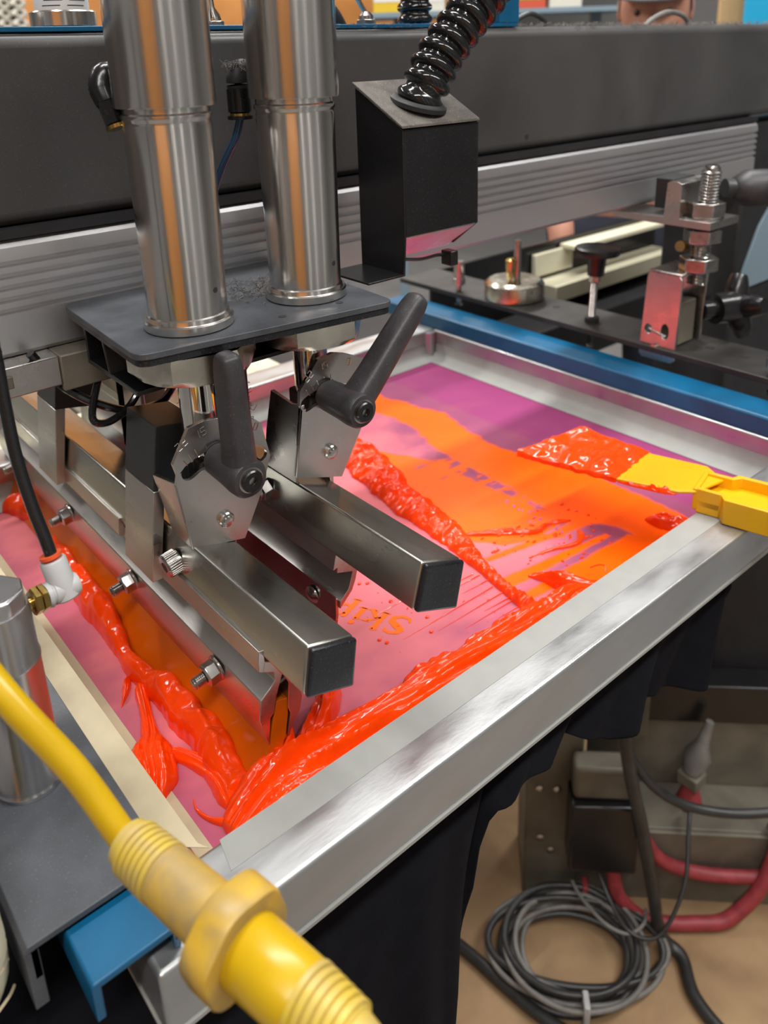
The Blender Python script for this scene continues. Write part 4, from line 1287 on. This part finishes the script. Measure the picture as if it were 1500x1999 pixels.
t = thing('levelling_foot', 'round steel levelling foot with brass pin standing on the right channel', 'foot', (-462, 828, 79))
MB().lathe([(0, 39), (1, 41), (20, 41), (22, 40), (26, 35), (26.5, 4)], (-468, 836, 79), (0, 0, 1), 48).build('foot_disc', M['nut'], t)
MB().lathe([(0, 5), (60, 5)], (-462, 834, 100), (0, 0, 1), 20).build('stem', M['bolt'], t)
MB().lathe([(0, 2.5), (8, 5.5), (16, 7.5), (28, 7.5), (30, 5)], (-465, 824, 106), (0.02, 0, 1), 24).build('brass_pin', M['goldpin'], t)
MB().box(-500, -420, 812, 880, 206, 227).build('upper_block', M['steelgrey'], t, bevel=1)

t = thing('lever_knob', 'black ratchet lever knob at the upper right behind the threaded bolt', 'knob', (-170, 880, 240))
MB().lathe([(0, 10), (10, 10), (12, 13), (24, 20), (52, 21), (55, 18)], (-200, 872, 252), (0.55, 0.82, -0.05), 32).build('hub', M['lever'], t)
MB().sweep([(-165, 922, 255), (-160, 940, 285), (-152, 965, 330), (-148, 985, 370)], [13, 12, 11, 8], n=16, sub=6).build('arm', M['lever'], t)
t = thing('star_knob', 'black four armed knob on the right side of the keyhole bracket', 'knob', (-180, 890, 100))
dk = Vector((0.35, 0.93, -0.02)).normalized()
MB().lathe([(0, 11), (18, 11), (18.4, 18), (46, 19), (49, 17)], (-206, 858, 112), dk, 28).build('hub', M['black'], t)
for k in range(4):
    a = k * PI / 2 + 0.5
    u = dk.orthogonal().normalized()
    v = dk.cross(u)
    c0 = Vector((-206, 858, 112)) + dk * 56
    e = u * math.cos(a) + v * math.sin(a)
    MB().sweep([c0 - e * 2 - dk * 8, c0 + e * 22 - dk * 2, c0 + e * 36 + dk * 2], [14, 13, 9], n=14, sub=5).build('arm', M['black'], t)
t = thing('end_column', 'black machine column at the right edge behind the star knob', 'column', (-330, 1240, FL))
MB().box(-420, -300, 1118, 1290, -200, 300).build('upright', M['matte'], t, bevel=4)
MB().prism([(1118, 60), (1170, 150), (1290, 260), (1290, 60)], 'x', -300, -296).build('gusset', M['shelf'], t, bevel=1)

# ================================================================== fixtures on top of the beam
t = thing('mounting_strip', 'thin blue strip bolted along the top of the dark beam', 'strip', (-318, 400, 424))
MB().box(-343, -291, 60, 628, 424.2, 427.4).build('strip', M['blue'], t, bevel=0.5)
MB().box(-330, -291, 602, 630, 427.4, 520).build('upright_tab', M['blue'], t, bevel=0.8)
def top_cyl(y, r, label, lab=True):
    t = thing('valve_body', label, 'valve', (-320, y, 427.5), 'chrome valves on the beam')
    MB().lathe([(0, r - 0.6), (0.8, r), (9.2, r), (10, r - 0.8)], (-322, y, 427.6), (0, 0, 1), 48).build('chrome_base', M['chrome'], t)
    MB().lathe([(0, r - 4), (44, r - 4), (45, r - 5)], (-322, y, 437.6), (0, 0, 1), 48).build('printed_sleeve', M['paper'], t)
    pm = MB()
    for k in range(4):
        z = 440.5 + k * 3.2
        for j in range(2):
            a0 = -1.1 + j * 0.95 + 0.1 * k
            P = [(-322 + (r - 3.95) * math.cos(a), y + (r - 3.95) * math.sin(a), z) for a in np.linspace(a0, a0 + 0.7, 10)]
            pm.sweep(P, 0.28, n=5, sub=1)
    pm.build('print_lines', M['print'], t)
    return t
top_cyl(214, 21, 'chrome based valve with a white printed sleeve left of the cylinders')
top_cyl(136, 19, 'chrome based valve at the far left corner of the picture')
t = thing('toggle_switch', 'small chrome toggle switch on the blue strip', 'switch', (-310, 458, 427))
MB().prism([(-308 + a, 459 + b) for a, b in hexa(8.5, 0.2)], 'z', 427.5, 431.5).build('hex_nut', M['bolt'], t, bevel=0.5)
MB().lathe([(0, 6), (3, 6), (6, 3)], (-308, 459, 431.5), (0, 0, 1), 20).build('bushing', M['bolt'], t)
MB().sweep([(-308, 459, 436), (-310, 453, 446), (-312, 446, 460)], [1.8, 2.2, 3.0], n=12, sub=5).build('bat_lever', M['rod'], t)
corrugated([Vector((-315, 520, 428)), Vector((-315, 520, 450)), Vector((-313, 522, 480)), Vector((-310, 530, 540)), Vector((-312, 560, 640)), Vector((-330, 590, 820))], 15.5, 12.5, 10, 'corrugated_conduit', 'black corrugated conduit standing on the blue strip behind the tall one', M['hose'])
tag(MB().sweep([(-360, 470, 424), (-360, 462, 436), (-362, 448, 452), (-366, 430, 480), (-370, 400, 520)], 9, n=18, sub=6).build('braided_cable', M['matte']), 'thick dark cable arching behind the toggle switch', 'cable')
t = thing('toggle_switch', 'small chrome toggle switch between the two cylinders', 'switch', (-316, 330, 427))
MB().prism([(-316 + a, 322 + b) for a, b in hexa(7.5, 0.2)], 'z', 427.5, 431).build('hex_nut', M['bolt'], t, bevel=0.5)
MB().lathe([(0, 5.5), (4, 5), (9, 2.5), (20, 2.8)], (-316, 322, 431), (0, -0.15, 1), 18).build('bat_lever', M['rod'], t)
tag(MB().sweep([(-332, 664, 424), (-332, 672, 431), (-332, 693, 437.5), (-332, 712, 433), (-332, 722, 424)], 2.6, n=10, sub=8).build('wire_loop', M['darkcable']), 'dark wire loop rising behind the beam left of the worker', 'wire')
tag(MB().sweep([(-332, 900, 424), (-332, 915, 432), (-332, 947, 440), (-332, 980, 436), (-332, 1000, 424)], 3.0, n=10, sub=8).build('wire_loop', M['greycable']), 'shiny wire loop in front of the worker in the cap', 'wire')

# ================================================================== machine and shop behind
t = thing('press_body', 'dark body of the carousel press behind the right channel', 'press', (-700, 1000, FL))
MB().box(-1150, -800, 760, 1180, -480, -150).build('hub_case', M['matte'], t, bevel=6)
MB().box(-700, -600, 1020, 1700, -140, -60).build('lower_arm', M['matte'], t, bevel=4)
MB().box(-708, -702, 900, 1560, -120, 60).build('arm_panel', M['black'], t, bevel=1)
t = thing('next_pallet', 'cream edged pallet glimpsed under the ribbed rail at the right', 'pallet', (-690, 1350, -40))
MB().box(-699, -640, 1150, 1545, -36, -6).build('lower_edge', M['creamboard'], t, bevel=1)
MB().box(-699, -660, 1230, 1545, 44, 52).build('upper_edge', M['creamboard'], t, bevel=1)
MB().box(-699, -690, 1150, 1260, 2, 44).build('end_board', M['creamboard'], t, bevel=1)
t = thing('spare_screen', 'cream taped screen of the next station behind the left clamp block', 'screen', (-1000, 300, -160))
MB().box(-1350, -700, 60, 100, -60, -20).build('frame_rail', M['creamboard'], t, bevel=2)
MB().box(-1350, -700, 560, 600, -60, -20).build('frame_rail', M['creamboard'], t, bevel=2)
MB().box(-740, -700, 100, 560, -60, -20).build('frame_rail', M['creamboard'], t, bevel=2)
MB().box(-1350, -1310, 100, 560, -60, -20).build('frame_rail', M['creamboard'], t, bevel=2)
MB().box(-1312, -738, 98, 562, -59, -58).build('mesh', M['blackblk'], t)
# second station's bar parts seen between the clamp blocks
t = thing('rear_bracket', 'pale aluminium bracket between the squeegee bars behind the left cylinder', 'bracket', (-330, 235, 110))
MB().box(-345, -330, 222, 256, 112, 186).build('plate', M['creamboard'], t, bevel=1)
MB().box(-345, -300, 222, 226, 112, 186).build('side', M['holder'], t, bevel=1)
MB().box(-420, -345, 228, 250, 150, 186).build('arm', M['creamboard'], t, bevel=1)

# shelf of boxes
t = thing('wall_shelf', 'blue grey shelf board behind the beam on the right', 'shelf', (-1500, 1950, 505))
ang = math.atan2(2188 - 1699, -1259 + 1673)
rz = Matrix.Rotation(ang, 3, 'Z')
MB().box(-60, 700, -10, 260, -14, 0, rot=rz, at=(-1690, 1680, 508)).build('board', M['shelf'], t, bevel=1)
for s_ in (10, 610):
    MB().box(s_, s_ + 30, 100, 130, -1340, -14, rot=rz, at=(-1690, 1680, 508)).build('upright', M['shelf'], t, bevel=1)
def shelf_box(s0, s1, d0, h, mtl, label, name='carton'):
    t = thing(name, label, 'box', Vector((-1690, 1680, 508)) + rz @ Vector(((s0 + s1) / 2, d0 + 40, 0)), 'boxes on the shelf')
    MB().box(s0, s1, d0, d0 + 90, 0.5, h, rot=rz, at=(-1690, 1680, 508)).build('carton_body', M[mtl], t, bevel=2)
    MB().box(s0 + 2, s1 - 2, d0 - 1, d0, h * 0.25, h * 0.6, rot=rz, at=(-1690, 1680, 508)).build('front_label', M['boxgreen' if mtl == 'boxred' else 'paper'], t)
shelf_box(-50, 40, 15, 120, 'boxyel', 'yellow carton on the shelf behind the toggle switch')
shelf_box(48, 160, 15, 110, 'boxwhite', 'pale carton on the shelf behind the tall conduit')
shelf_box(170, 330, 15, 110, 'boxwhite', 'pale carton on the shelf behind the blue tab')
shelf_box(345, 455, 15, 100, 'boxred', 'red carton with green label on the shelf')
shelf_box(465, 560, 15, 110, 'boxwhite', 'pale carton on the shelf next to the worker')
t = thing('plywood_sheet', 'pale plywood sheet leaning behind the right end of the beam', 'board', (-1060, 2430, FL))
MB().box(-60, 90, 0, 20, FL, 900, rot=rz, at=(-1020, 2440, 0)).build('sheet', M['osb'], t, bevel=1)
t = thing('blue_panel', 'sky blue panel at the upper right corner behind the beam', 'panel', (-900, 2350, FL))
MB().box(0, 260, 0, 15, FL, 900, rot=rz, at=(-960, 2350, 0)).build('sheet', M['boxblue'], t, bevel=1)
t = thing('grille_panel', 'grey perforated strip at the upper left behind the beam', 'panel', (-2300, 800, FL))
mb = MB()
for i in range(14):
    for j in range(2):
        a = Vector((-2300 + j * 30, 770 + j * 30, 430 + i * 26))
        mb.cyl(a, a + Vector((10, 34, 26)), 6, n=6)
        mb.cyl(a + Vector((10, 0, 26)), a + Vector((0, 34, 0)), 6, n=6)
mb.build('mesh_bars', M['boxwhite'], t)
MB().box(-2320, -2300, 760, 840, FL, 900).build('back_strip', M['steelgrey'], t, bevel=1)

# ================================================================== worker in the background
def skin_body(name, verts, edges, radii, material, parent, sub=2):
    me = bpy.data.meshes.new(name)
    me.from_pydata([Vector(v) * S for v in verts], edges, [])
    o = bpy.data.objects.new(name, me)
    C.objects.link(o)
    me.materials.append(material)
    sk = o.modifiers.new('skin', 'SKIN')
    sk.use_smooth_shade = True
    for i, r in enumerate(radii):
        rr = r if hasattr(r, '__len__') else (r, r)
        me.skin_vertices[0].data[i].radius = (rr[0] * S, rr[1] * S)
    me.skin_vertices[0].data[0].use_root = True
    ss = o.modifiers.new('sub', 'SUBSURF')
    ss.levels = ss.render_levels = sub
    o.parent = parent
    o.matrix_parent_inverse = world_of(parent).inverted()
    return o
HX, HY, HZ = -832.0, 1703.0, 470.0
person = thing('person', 'worker in a grey cap bending behind the beam at the upper right', 'person', (HX - 150, HY + 130, FL))
bk = Vector((-0.77, 0.64, 0))           # away from the camera
sd = Vector((-0.64, -0.77, 0))          # to the left in the picture
H = Vector((HX, HY, HZ))
def PT(b, s_, z):
    p = Vector((HX, HY, 0)) + bk * b + sd * s_
    return (p.x, p.y, z)
V = [PT(190, 0, 20), PT(150, 0, 160), PT(90, 0, 290), PT(45, 0, 350), PT(25, 0, 385), PT(10, 0, 420),
     PT(70, 170, 315), PT(-20, 255, 150), (-849, 1430, 30), (-849, 1428, -20), (-846, 1424, -60),
     PT(70, -170, 315), PT(60, -240, 90), PT(-40, -200, -80), PT(-60, -190, -130), PT(-70, -185, -160),
     PT(200, 95, -60), PT(180, 105, -420), PT(220, 105, -800), PT(120, 110, -825),
     PT(200, -95, -60), PT(180, -105, -420), PT(220, -105, -800), PT(120, -110, -825)]
E_ = [(0, 1), (1, 2), (2, 3), (3, 4), (4, 5), (2, 6), (6, 7), (7, 8), (8, 9), (9, 10), (2, 11), (11, 12), (12, 13), (13, 14), (14, 15),
      (0, 16), (16, 17), (17, 18), (18, 19), (0, 20), (20, 21), (21, 22), (22, 23)]
Rr = [(150, 110), (145, 105), (150, 100), (70, 70), (55, 55), (50, 50), 58, 44, 31, 27, 24, 58, 44, 32, 27, 22, 85, 60, 42, 40, 85, 60, 42, 40]
nv = len(V)
for (hand, sgn) in ((10, 1), (15, -1)):      # five fingers on each hand
    hp = Vector(V[hand])
    for k, (off, ln) in enumerate([(-26, 45), (-16, 70), (-3, 78), (10, 72), (22, 55)]):
        b0 = hp + sd * off * 0.9 + Vector((0, 0, -20 if k else 5))
        m1 = b0 + Vector((6, -4, -ln * 0.5)) + sd * (off * 0.3)
        e1 = b0 + Vector((14, -10, -ln)) + sd * (off * 0.35)
        i0 = len(V)
        V += [tuple(b0), tuple(m1), tuple(e1)]
        Rr += [9.5, 8.8, 7.5]
        E_ += [(hand, i0), (i0, i0 + 1), (i0 + 1, i0 + 2)]
body = skin_body('body', V, E_, Rr, M['skin'], person)
# shirt and trousers a little proud of the body
iv = [0, 1, 2, 3, 6, 7, 11, 12]
mp_ = {a: i for i, a in enumerate(iv)}
skin_body('shirt', [V[a] for a in iv], [(mp_[a], mp_[b]) for a, b in E_ if a in mp_ and b in mp_],
          [(165, 122), (160, 118), (163, 112), (78, 78), 70, 55, 70, 55], M['navy'], person)
iv = [0, 16, 17, 18, 20, 21, 22]
mp_ = {a: i for i, a in enumerate(iv)}
skin_body('trousers', [V[a] for a in iv], [(mp_[a], mp_[b]) for a, b in E_ if a in mp_ and b in mp_], [(160, 120), 96, 72, 55, 96, 72, 55], M['navy'], person)
# head with face
hm = MB()
def face_pt(th, ph):
    """th from crown, ph around; ph=0 faces the camera"""
    x, y, z = math.sin(th) * math.cos(ph), math.sin(th) * math.sin(ph), math.cos(th)
    rx, ry, rz_ = 96, 74, 118
    p = Vector((x * rx, y * ry, z * rz_))
    if z < 0:                                   # jaw narrows
        p.y *= 1 - 0.30 * (-z) ** 1.3
        p.x *= 1 - 0.10 * (-z)
    if x > 0:
        front = max(0, x)
        p.x += 22 * math.exp(-((p.y / 11) ** 2) - (((p.z + 14) / 20) ** 2)) * front        # nose
        p.x += 6 * math.exp(-((p.y / 26) ** 2) - (((p.z + 62) / 16) ** 2)) * front         # mouth
        p.x += 8 * math.exp(-((p.y / 24) ** 2) - (((p.z + 98) / 16) ** 2)) * front         # chin
        for s_ in (-1, 1):
            p.x -= 9 * math.exp(-(((p.y - s_ * 31) / 14) ** 2) - (((p.z - 12) / 11) ** 2)) * front   # eye sockets
            p.x += 5 * math.exp(-(((p.y - s_ * 32) / 20) ** 2) - (((p.z - 30) / 8) ** 2)) * front    # brow
            p.x += 4 * math.exp(-(((p.y - s_ * 44) / 18) ** 2) - (((p.z + 22) / 20) ** 2)) * front   # cheek
    return p
RH = Matrix.Rotation(math.atan2(-0.64, 0.77) - 0.35, 3, 'Z') @ Matrix.Rotation(math.radians(14), 3, 'Y')
HC = Vector((HX, HY, HZ + 3))
nn, mm = 64, 48
vs = [HC + RH @ face_pt(PI * i / mm, 2 * PI * k / nn) for i in range(1, mm) for k in range(nn)] + [HC + RH @ face_pt(0.001, 0), HC + RH @ face_pt(PI - 0.001, 0)]
fs = [(i * nn + k, (i + 1) * nn + k, (i + 1) * nn + (k + 1) % nn, i * nn + (k + 1) % nn) for i in range(mm - 2) for k in range(nn)]
fs += [(len(vs) - 2, k, (k + 1) % nn) for k in range(nn)] + [(len(vs) - 1, (mm - 2) * nn + (k + 1) % nn, (mm - 2) * nn + k) for k in range(nn)]
hm._add(vs, fs)
for s_ in (-1, 1):
    e = MB().ball((0, 0, 0), 20, 16, 10, (0.55, 0.35, 1.35))
    vv = [HC + RH @ (Vector(p) + Vector((-8, s_ * 74, -2))) for p in e.v]
    hm._add(vv, e.f)
head = hm.build('head', M['skin'], person, smooth=80)
for s_ in (-1, 1):
    e = MB().ball((0, 0, 0), 8.5, 16, 10)
    e.v = [tuple(HC + RH @ (Vector(p) + Vector((76, s_ * 31, 11)))) for p in e.v]
    e.build('eye', M['eye'], head, smooth=80)
lips = MB()
lips.sweep([HC + RH @ Vector((91, -22, -62)), HC + RH @ Vector((99, -8, -60)), HC + RH @ Vector((99, 8, -60)), HC + RH @ Vector((91, 22, -62))], [2, 5, 5, 2], n=10, sub=5)
lips.build('lips', mat('lips', (0.45, 0.13, 0.11), 0.4), head, smooth=80)
hr = MB()
vs = []
for i in range(1, 26):
    for k in range(nn):
        th, ph = PI * i / mm, 2 * PI * k / nn
        p = face_pt(th, ph) * 1.05
        vs.append(HC + RH @ (p + Vector((-7, 0, 3))))
fs = [(i * nn + k, (i + 1) * nn + k, (i + 1) * nn + (k + 1) % nn, i * nn + (k + 1) % nn) for i in range(24) for k in range(nn) if not (i > 12 and (k < 13 or k > nn - 14))]
hr._add(vs, fs)
hr.build('hair', M['hair'], person, smooth=80)
cp = MB()
vs = [HC + RH @ (Vector((p.x * 1.08, p.y * 1.10, max(46, p.z * 1.08 + 8)))) for p in [face_pt(PI * i / mm, 2 * PI * k / nn) for i in range(1, 18) for k in range(nn)]]
fs = [(i * nn + k, (i + 1) * nn + k, (i + 1) * nn + (k + 1) % nn, i * nn + (k + 1) % nn) for i in range(16) for k in range(nn)]
vs.append(HC + RH @ Vector((0, 0, 134)))
fs += [(len(vs) - 1, k, (k + 1) % nn) for k in range(nn)]
cp._add(vs, fs)
capo = cp.build('cap', M['cap'], person, smooth=60)
bm_ = MB()
out = [(70 * math.cos(a) * 1.35 + 55, 74 * math.sin(a), 0) for a in np.linspace(-PI / 2, PI / 2, 20)]
vs = [HC + RH @ Vector((x, y, 54 - 0.0016 * y * y - (x - 60) * 0.08)) for x, y, z in out] + [HC + RH @ Vector((x, y, 58 - 0.0016 * y * y - (x - 60) * 0.08)) for x, y, z in out]
n = len(out)
fs = [tuple(range(n)), tuple(range(2 * n - 1, n - 1, -1))] + [(i, (i + 1) % n, n + (i + 1) % n, n + i) for i in range(n)]
bm_._add(vs, fs)
bm_.build('cap_brim', M['cap'], capo, smooth=40)

# ================================================================== pallet and black shirt under the screen
t = thing('pallet', 'black print pallet under the screen mesh', 'pallet', (-300, 350, -30))
MB().prism(rounded([(-560, 160), (-60, 160), (-60, 560), (-560, 560)], 25), 'z', -24, -12).build('board', M['matte'], t, bevel=2)
MB().box(-900, -200, 320, 400, -60, -24).build('arm', M['steelgrey'], t, bevel=2)
SY = [(-60, -560), (60, -560), (150, -560), (225, -420), (262, -240), (285, -170), (297, -130), (302, -80), (307, -54), (330, -50), (384, -52), (410, -68), (436, -84), (455, -84), (476, -80), (510, -92), (550, -104), (580, -112), (598, -110), (606, -90), (600, -60), (592, -40)]
yy = np.linspace(-60, 604, 170)
bz = np.interp(yy, [p[0] for p in SY], [p[1] for p in SY])
vs, fs = [], []
NR = 46
for i, y in enumerate(yy):
    for j in range(NR + 1):
        u = j / NR
        if u < 0.12:
            x, z = -150 + u / 0.12 * 115, -11.5
        else:
            q = (u - 0.12) / 0.88
            z = -11.5 + (bz[i] + 11.5) * q
            x = -35 + 16 * (1 - (1 - min(1, q * 4)) ** 2) + 9 * q * math.sin(y * 0.055 + 2 * q) + 5 * q * math.sin(y * 0.13 + 5 * q)
            y2 = y
        vs.append((x, y + (6 * math.sin(z * 0.02) if u > 0.3 else 0), z - 0.0))
for i in range(len(yy) - 1):
    for j in range(NR):
        k = NR + 1
        fs.append((i * k + j, (i + 1) * k + j, (i + 1) * k + j + 1, i * k + j + 1))
mb = MB()
mb._add(vs, fs)
o = mb.build('t_shirt', M['cloth'], smooth=80)
so = o.modifiers.new('solid', 'SOLIDIFY')
so.thickness = 0.0016
tag(o, 'black t-shirt draped over the pallet below the near frame rail', 'shirt')

# ================================================================== floor level: base, hoses, coil
rzb = Matrix.Rotation(math.radians(45), 3, 'Z')
BO = Vector((-345, 790, FL + 5.2))
def bl_(u, w_, z):
    return BO + rzb @ Vector((u, w_, z))
t = thing('machine_base', 'dusty grey steel machine foot standing on the floor at the lower right', 'base', bl_(200, 0, 0))
MB().box(-26, 760, -30, -22, 0, 135, rot=rzb, at=BO).build('front_plate', M['steelgrey'], t, bevel=2)
MB().box(-26, 760, -22, 70, 125, 135, rot=rzb, at=BO).build('ledge', M['steelgrey'], t, bevel=2)
MB().box(70, 760, 60, 70, 135, 262, rot=rzb, at=BO).build('riser', M['steelgrey'], t, bevel=2)
MB().box(110, 800, 55, 100, 262, 330, rot=rzb, at=BO).build('cross_beam', M['black'], t, bevel=3)
MB().box(60, 900, 100, 112, 262, 640, rot=rzb, at=BO).build('back_panel', M['matte'], t, bevel=2)
MB().box(-34, 48, -34, 70, 0, 330, rot=rzb, at=BO).build('corner_post', M['steelgrey'], t, bevel=3)
MB().box(60, 150, 20, 60, 262, 420, rot=rzb, at=BO).build('upright', M['steelgrey'], t, bevel=3)
for (a, z) in ((-14, 215), (12, 215), (-10, 120), (6, 96), (80, 380)):
    MB().lathe([(0, 6), (2, 6), (3.5, 3.5)], bl_(a, (-34 if a < 60 else 20), z), rzb @ Vector((0, -1, 0)), 16).build('bolt_head', M['bolt'], t)
t = thing('junction_box', 'black junction box bolted to the front of the machine foot', 'box', bl_(75, -55, 110))
MB().box(26, 122, -82, -35, 112, 236, rot=rzb, at=BO).build('case', M['black'], t, bevel=4)
MB().box(30, 110, -70, -34, 236, 292, rot=rzb, at=BO).build('lid', M['steelgrey'], t, bevel=6)
t = thing('air_regulator', 'small grey and red air regulator on the ledge of the machine foot', 'regulator', bl_(215, 20, 135))
ro = bl_(222, 25, 135.2)
MB().lathe([(0, 18), (3, 20), (26, 14), (40, 12)], ro, (0, 0, 1), 24).build('bowl', M['redhose'], t)
MB().box(-17, 17, -15, 15, 40, 62, at=ro).build('body', M['steelgrey'], t, bevel=3)
MB().lathe([(0, 14), (30, 20), (55, 9), (90, 6)], ro + Vector((0, 0, 62)), (0.1, 0.25, 1), 20).build('hood', M['greycable'], t)
t = thing('hose_fitting', 'brass hose fitting on the front of the machine foot at the right edge', 'fitting', bl_(330, -40, 130))
MB().lathe([(0, 10), (18, 10), (19, 8)], bl_(333, -34, 150), rzb @ Vector((0.05, -0.35, -0.9)), 6).build('nut', M['goldpin'], t)
MB().lathe([(0, 13), (10, 13), (11, 11)], bl_(333, -22, 146), rzb @ Vector((0, -1, 0.1)), 24).build('elbow', M['bolt'], t)

def cablepath(name, label, pts, r, mtl, cat='cable'):
    return tag(MB().sweep(pts, r, n=14, sub=8).build(name, M[mtl]), label, cat)
cablepath('red_hose', 'dusty red air hose looping down to the floor from the black junction box',
          [bl_(92, -66, 112), bl_(102, -72, 60), bl_(135, -76, 22), bl_(170, -76, 12), bl_(215, -74, 12), bl_(262, -70, 18), bl_(305, -58, 60), bl_(326, -46, 112), bl_(331, -40, 134)], 10.5, 'redhose', 'hose')
cablepath('red_hose', 'dusty red air hose slung along the front of the machine foot',
          [bl_(124, -45, 190), bl_(140, -44, 140), bl_(165, -43, 100), bl_(205, -42, 78), bl_(265, -42, 70), bl_(340, -42, 78), bl_(420, -42, 120), bl_(500, -42, 170)], 10, 'redhose', 'hose')
cablepath('black_hose', 'thick black hose hanging down past the red hose to the floor',
          [bl_(80, -110, 420), bl_(95, -108, 330), bl_(118, -106, 230), bl_(140, -104, 120), bl_(158, -106, 30), bl_(185, -122, 10), bl_(190, -175, 9), bl_(225, -230, 9), bl_(290, -300, 9)], 9, 'darkcable', 'hose')
cablepath('black_cable', 'black cable drooping in a wide curve above the machine foot',
          [bl_(96, -92, 345), bl_(124, -92, 300), bl_(160, -92, 268), bl_(205, -92, 252), bl_(265, -92, 250), bl_(340, -92, 268), bl_(430, -92, 310)], 6.5, 'darkcable')
cablepath('black_hose', 'black hose lying on the floor beside the cable coil',
          [(-400, 600, FL + 14), (-330, 612, FL + 14), (-262, 618, FL + 14), (-200, 628, FL + 14), (-140, 650, FL + 14), (-60, 690, FL + 14)], 8.5, 'darkcable', 'hose')
cablepath('thin_cable', 'thin black cable trailing from the regulator towards the coil',
          [bl_(212, -10, 170), bl_(204, -38, 160), bl_(188, -92, 110), bl_(150, -128, 60), bl_(110, -124, 55), bl_(85, -98, 80), bl_(70, -60, 100)], 3, 'darkcable')
t = thing('cable_coil', 'loose coil of grey and black cable leaning on the machine foot', 'cable coil', (-245, 722, FL + 5))
rnd = random.Random(4)
cu, cw = rzb @ Vector((1, 0, 0)), rzb @ Vector((0, 1, 0))
for k in range(13):
    ru, rw = rnd.uniform(76, 130), rnd.uniform(52, 88)
    ou, ow = rnd.uniform(-10, 10), rnd.uniform(-5, 5)
    zb = 8 + k * 2.6
    dark = k % 3 == 0
    pts = []
    for j in range(16):
        a = 2 * PI * j / 16 + 0.2 * k
        q = Vector((-240, 722, 0)) + cu * (ru * math.cos(a) + ou) + cw * (rw * math.sin(a) + ow - 8)
        q.z = FL + 5 + zb + 14 * max(-0.3, math.sin(a)) + rnd.uniform(-1.5, 1.5)
        pts.append(tuple(q))
    MB().sweep(pts, 5.0 if dark else 3.8, n=10, sub=5, closed=True).build('loop', M['darkcable' if dark else 'greycable'], t, smooth=60)
q0 = Vector((-240, 722, FL))
MB().sweep([q0 + cu * a + cw * b + Vector((0, 0, z)) for a, b, z in ((10, 62, 72), (22, 40, 66), (50, 8, 62), (80, -2, 58), (104, 10, 62), (112, 30, 66))], 2.6, n=10, sub=8).build('loose_end', M['greycable'], t)
MB().box(-4, 4, -12, 12, 6, 52, rot=rzb, at=q0 + cu * 10 - cw * 88).build('cable_tie', M['white'], t, bevel=1.5)
MB().box(-4, 4, -10, 10, 14, 66, rot=rzb, at=q0 + cu * 30 + cw * 66).build('cable_tie', M['redhose'], t, bevel=1.5)
t = thing('floor_board', 'tan hardboard sheet on the floor under the cable coil', 'board', (-250, 700, FL))
MB().box(-760, 500, 330, 1250, 0.6, 5, at=(0, 0, FL)).build('sheet', M['hardboard'], t, bevel=1)

# cloth roll hanging outside the left channel
t = thing('rag_roll', 'cream rag roll tucked against the left channel at the lower left edge', 'rag', (-52, 10, 10))
mb = MB()
mb.sweep([(-56, -6, 112), (-53, 8, 98), (-51, 12, 70), (-50, 12, 44), (-54, 4, 22), (-60, -14, 8)], [8, 16, 19, 18, 13, 5], n=28, sub=8)
o = mb.build('cloth', M['creamboard'], t, smooth=70)
mb = MB()
for k in range(5):
    z = 96 - 16 * k
    mb.sweep([(-51 + 18.6 * math.cos(a), 12 + 18.6 * math.sin(a), z + 3 * math.sin(3 * a)) for a in np.linspace(-1.5, 1.2, 12)], 0.7, n=6, sub=2)
mb.build('seam', M['cream'], t)
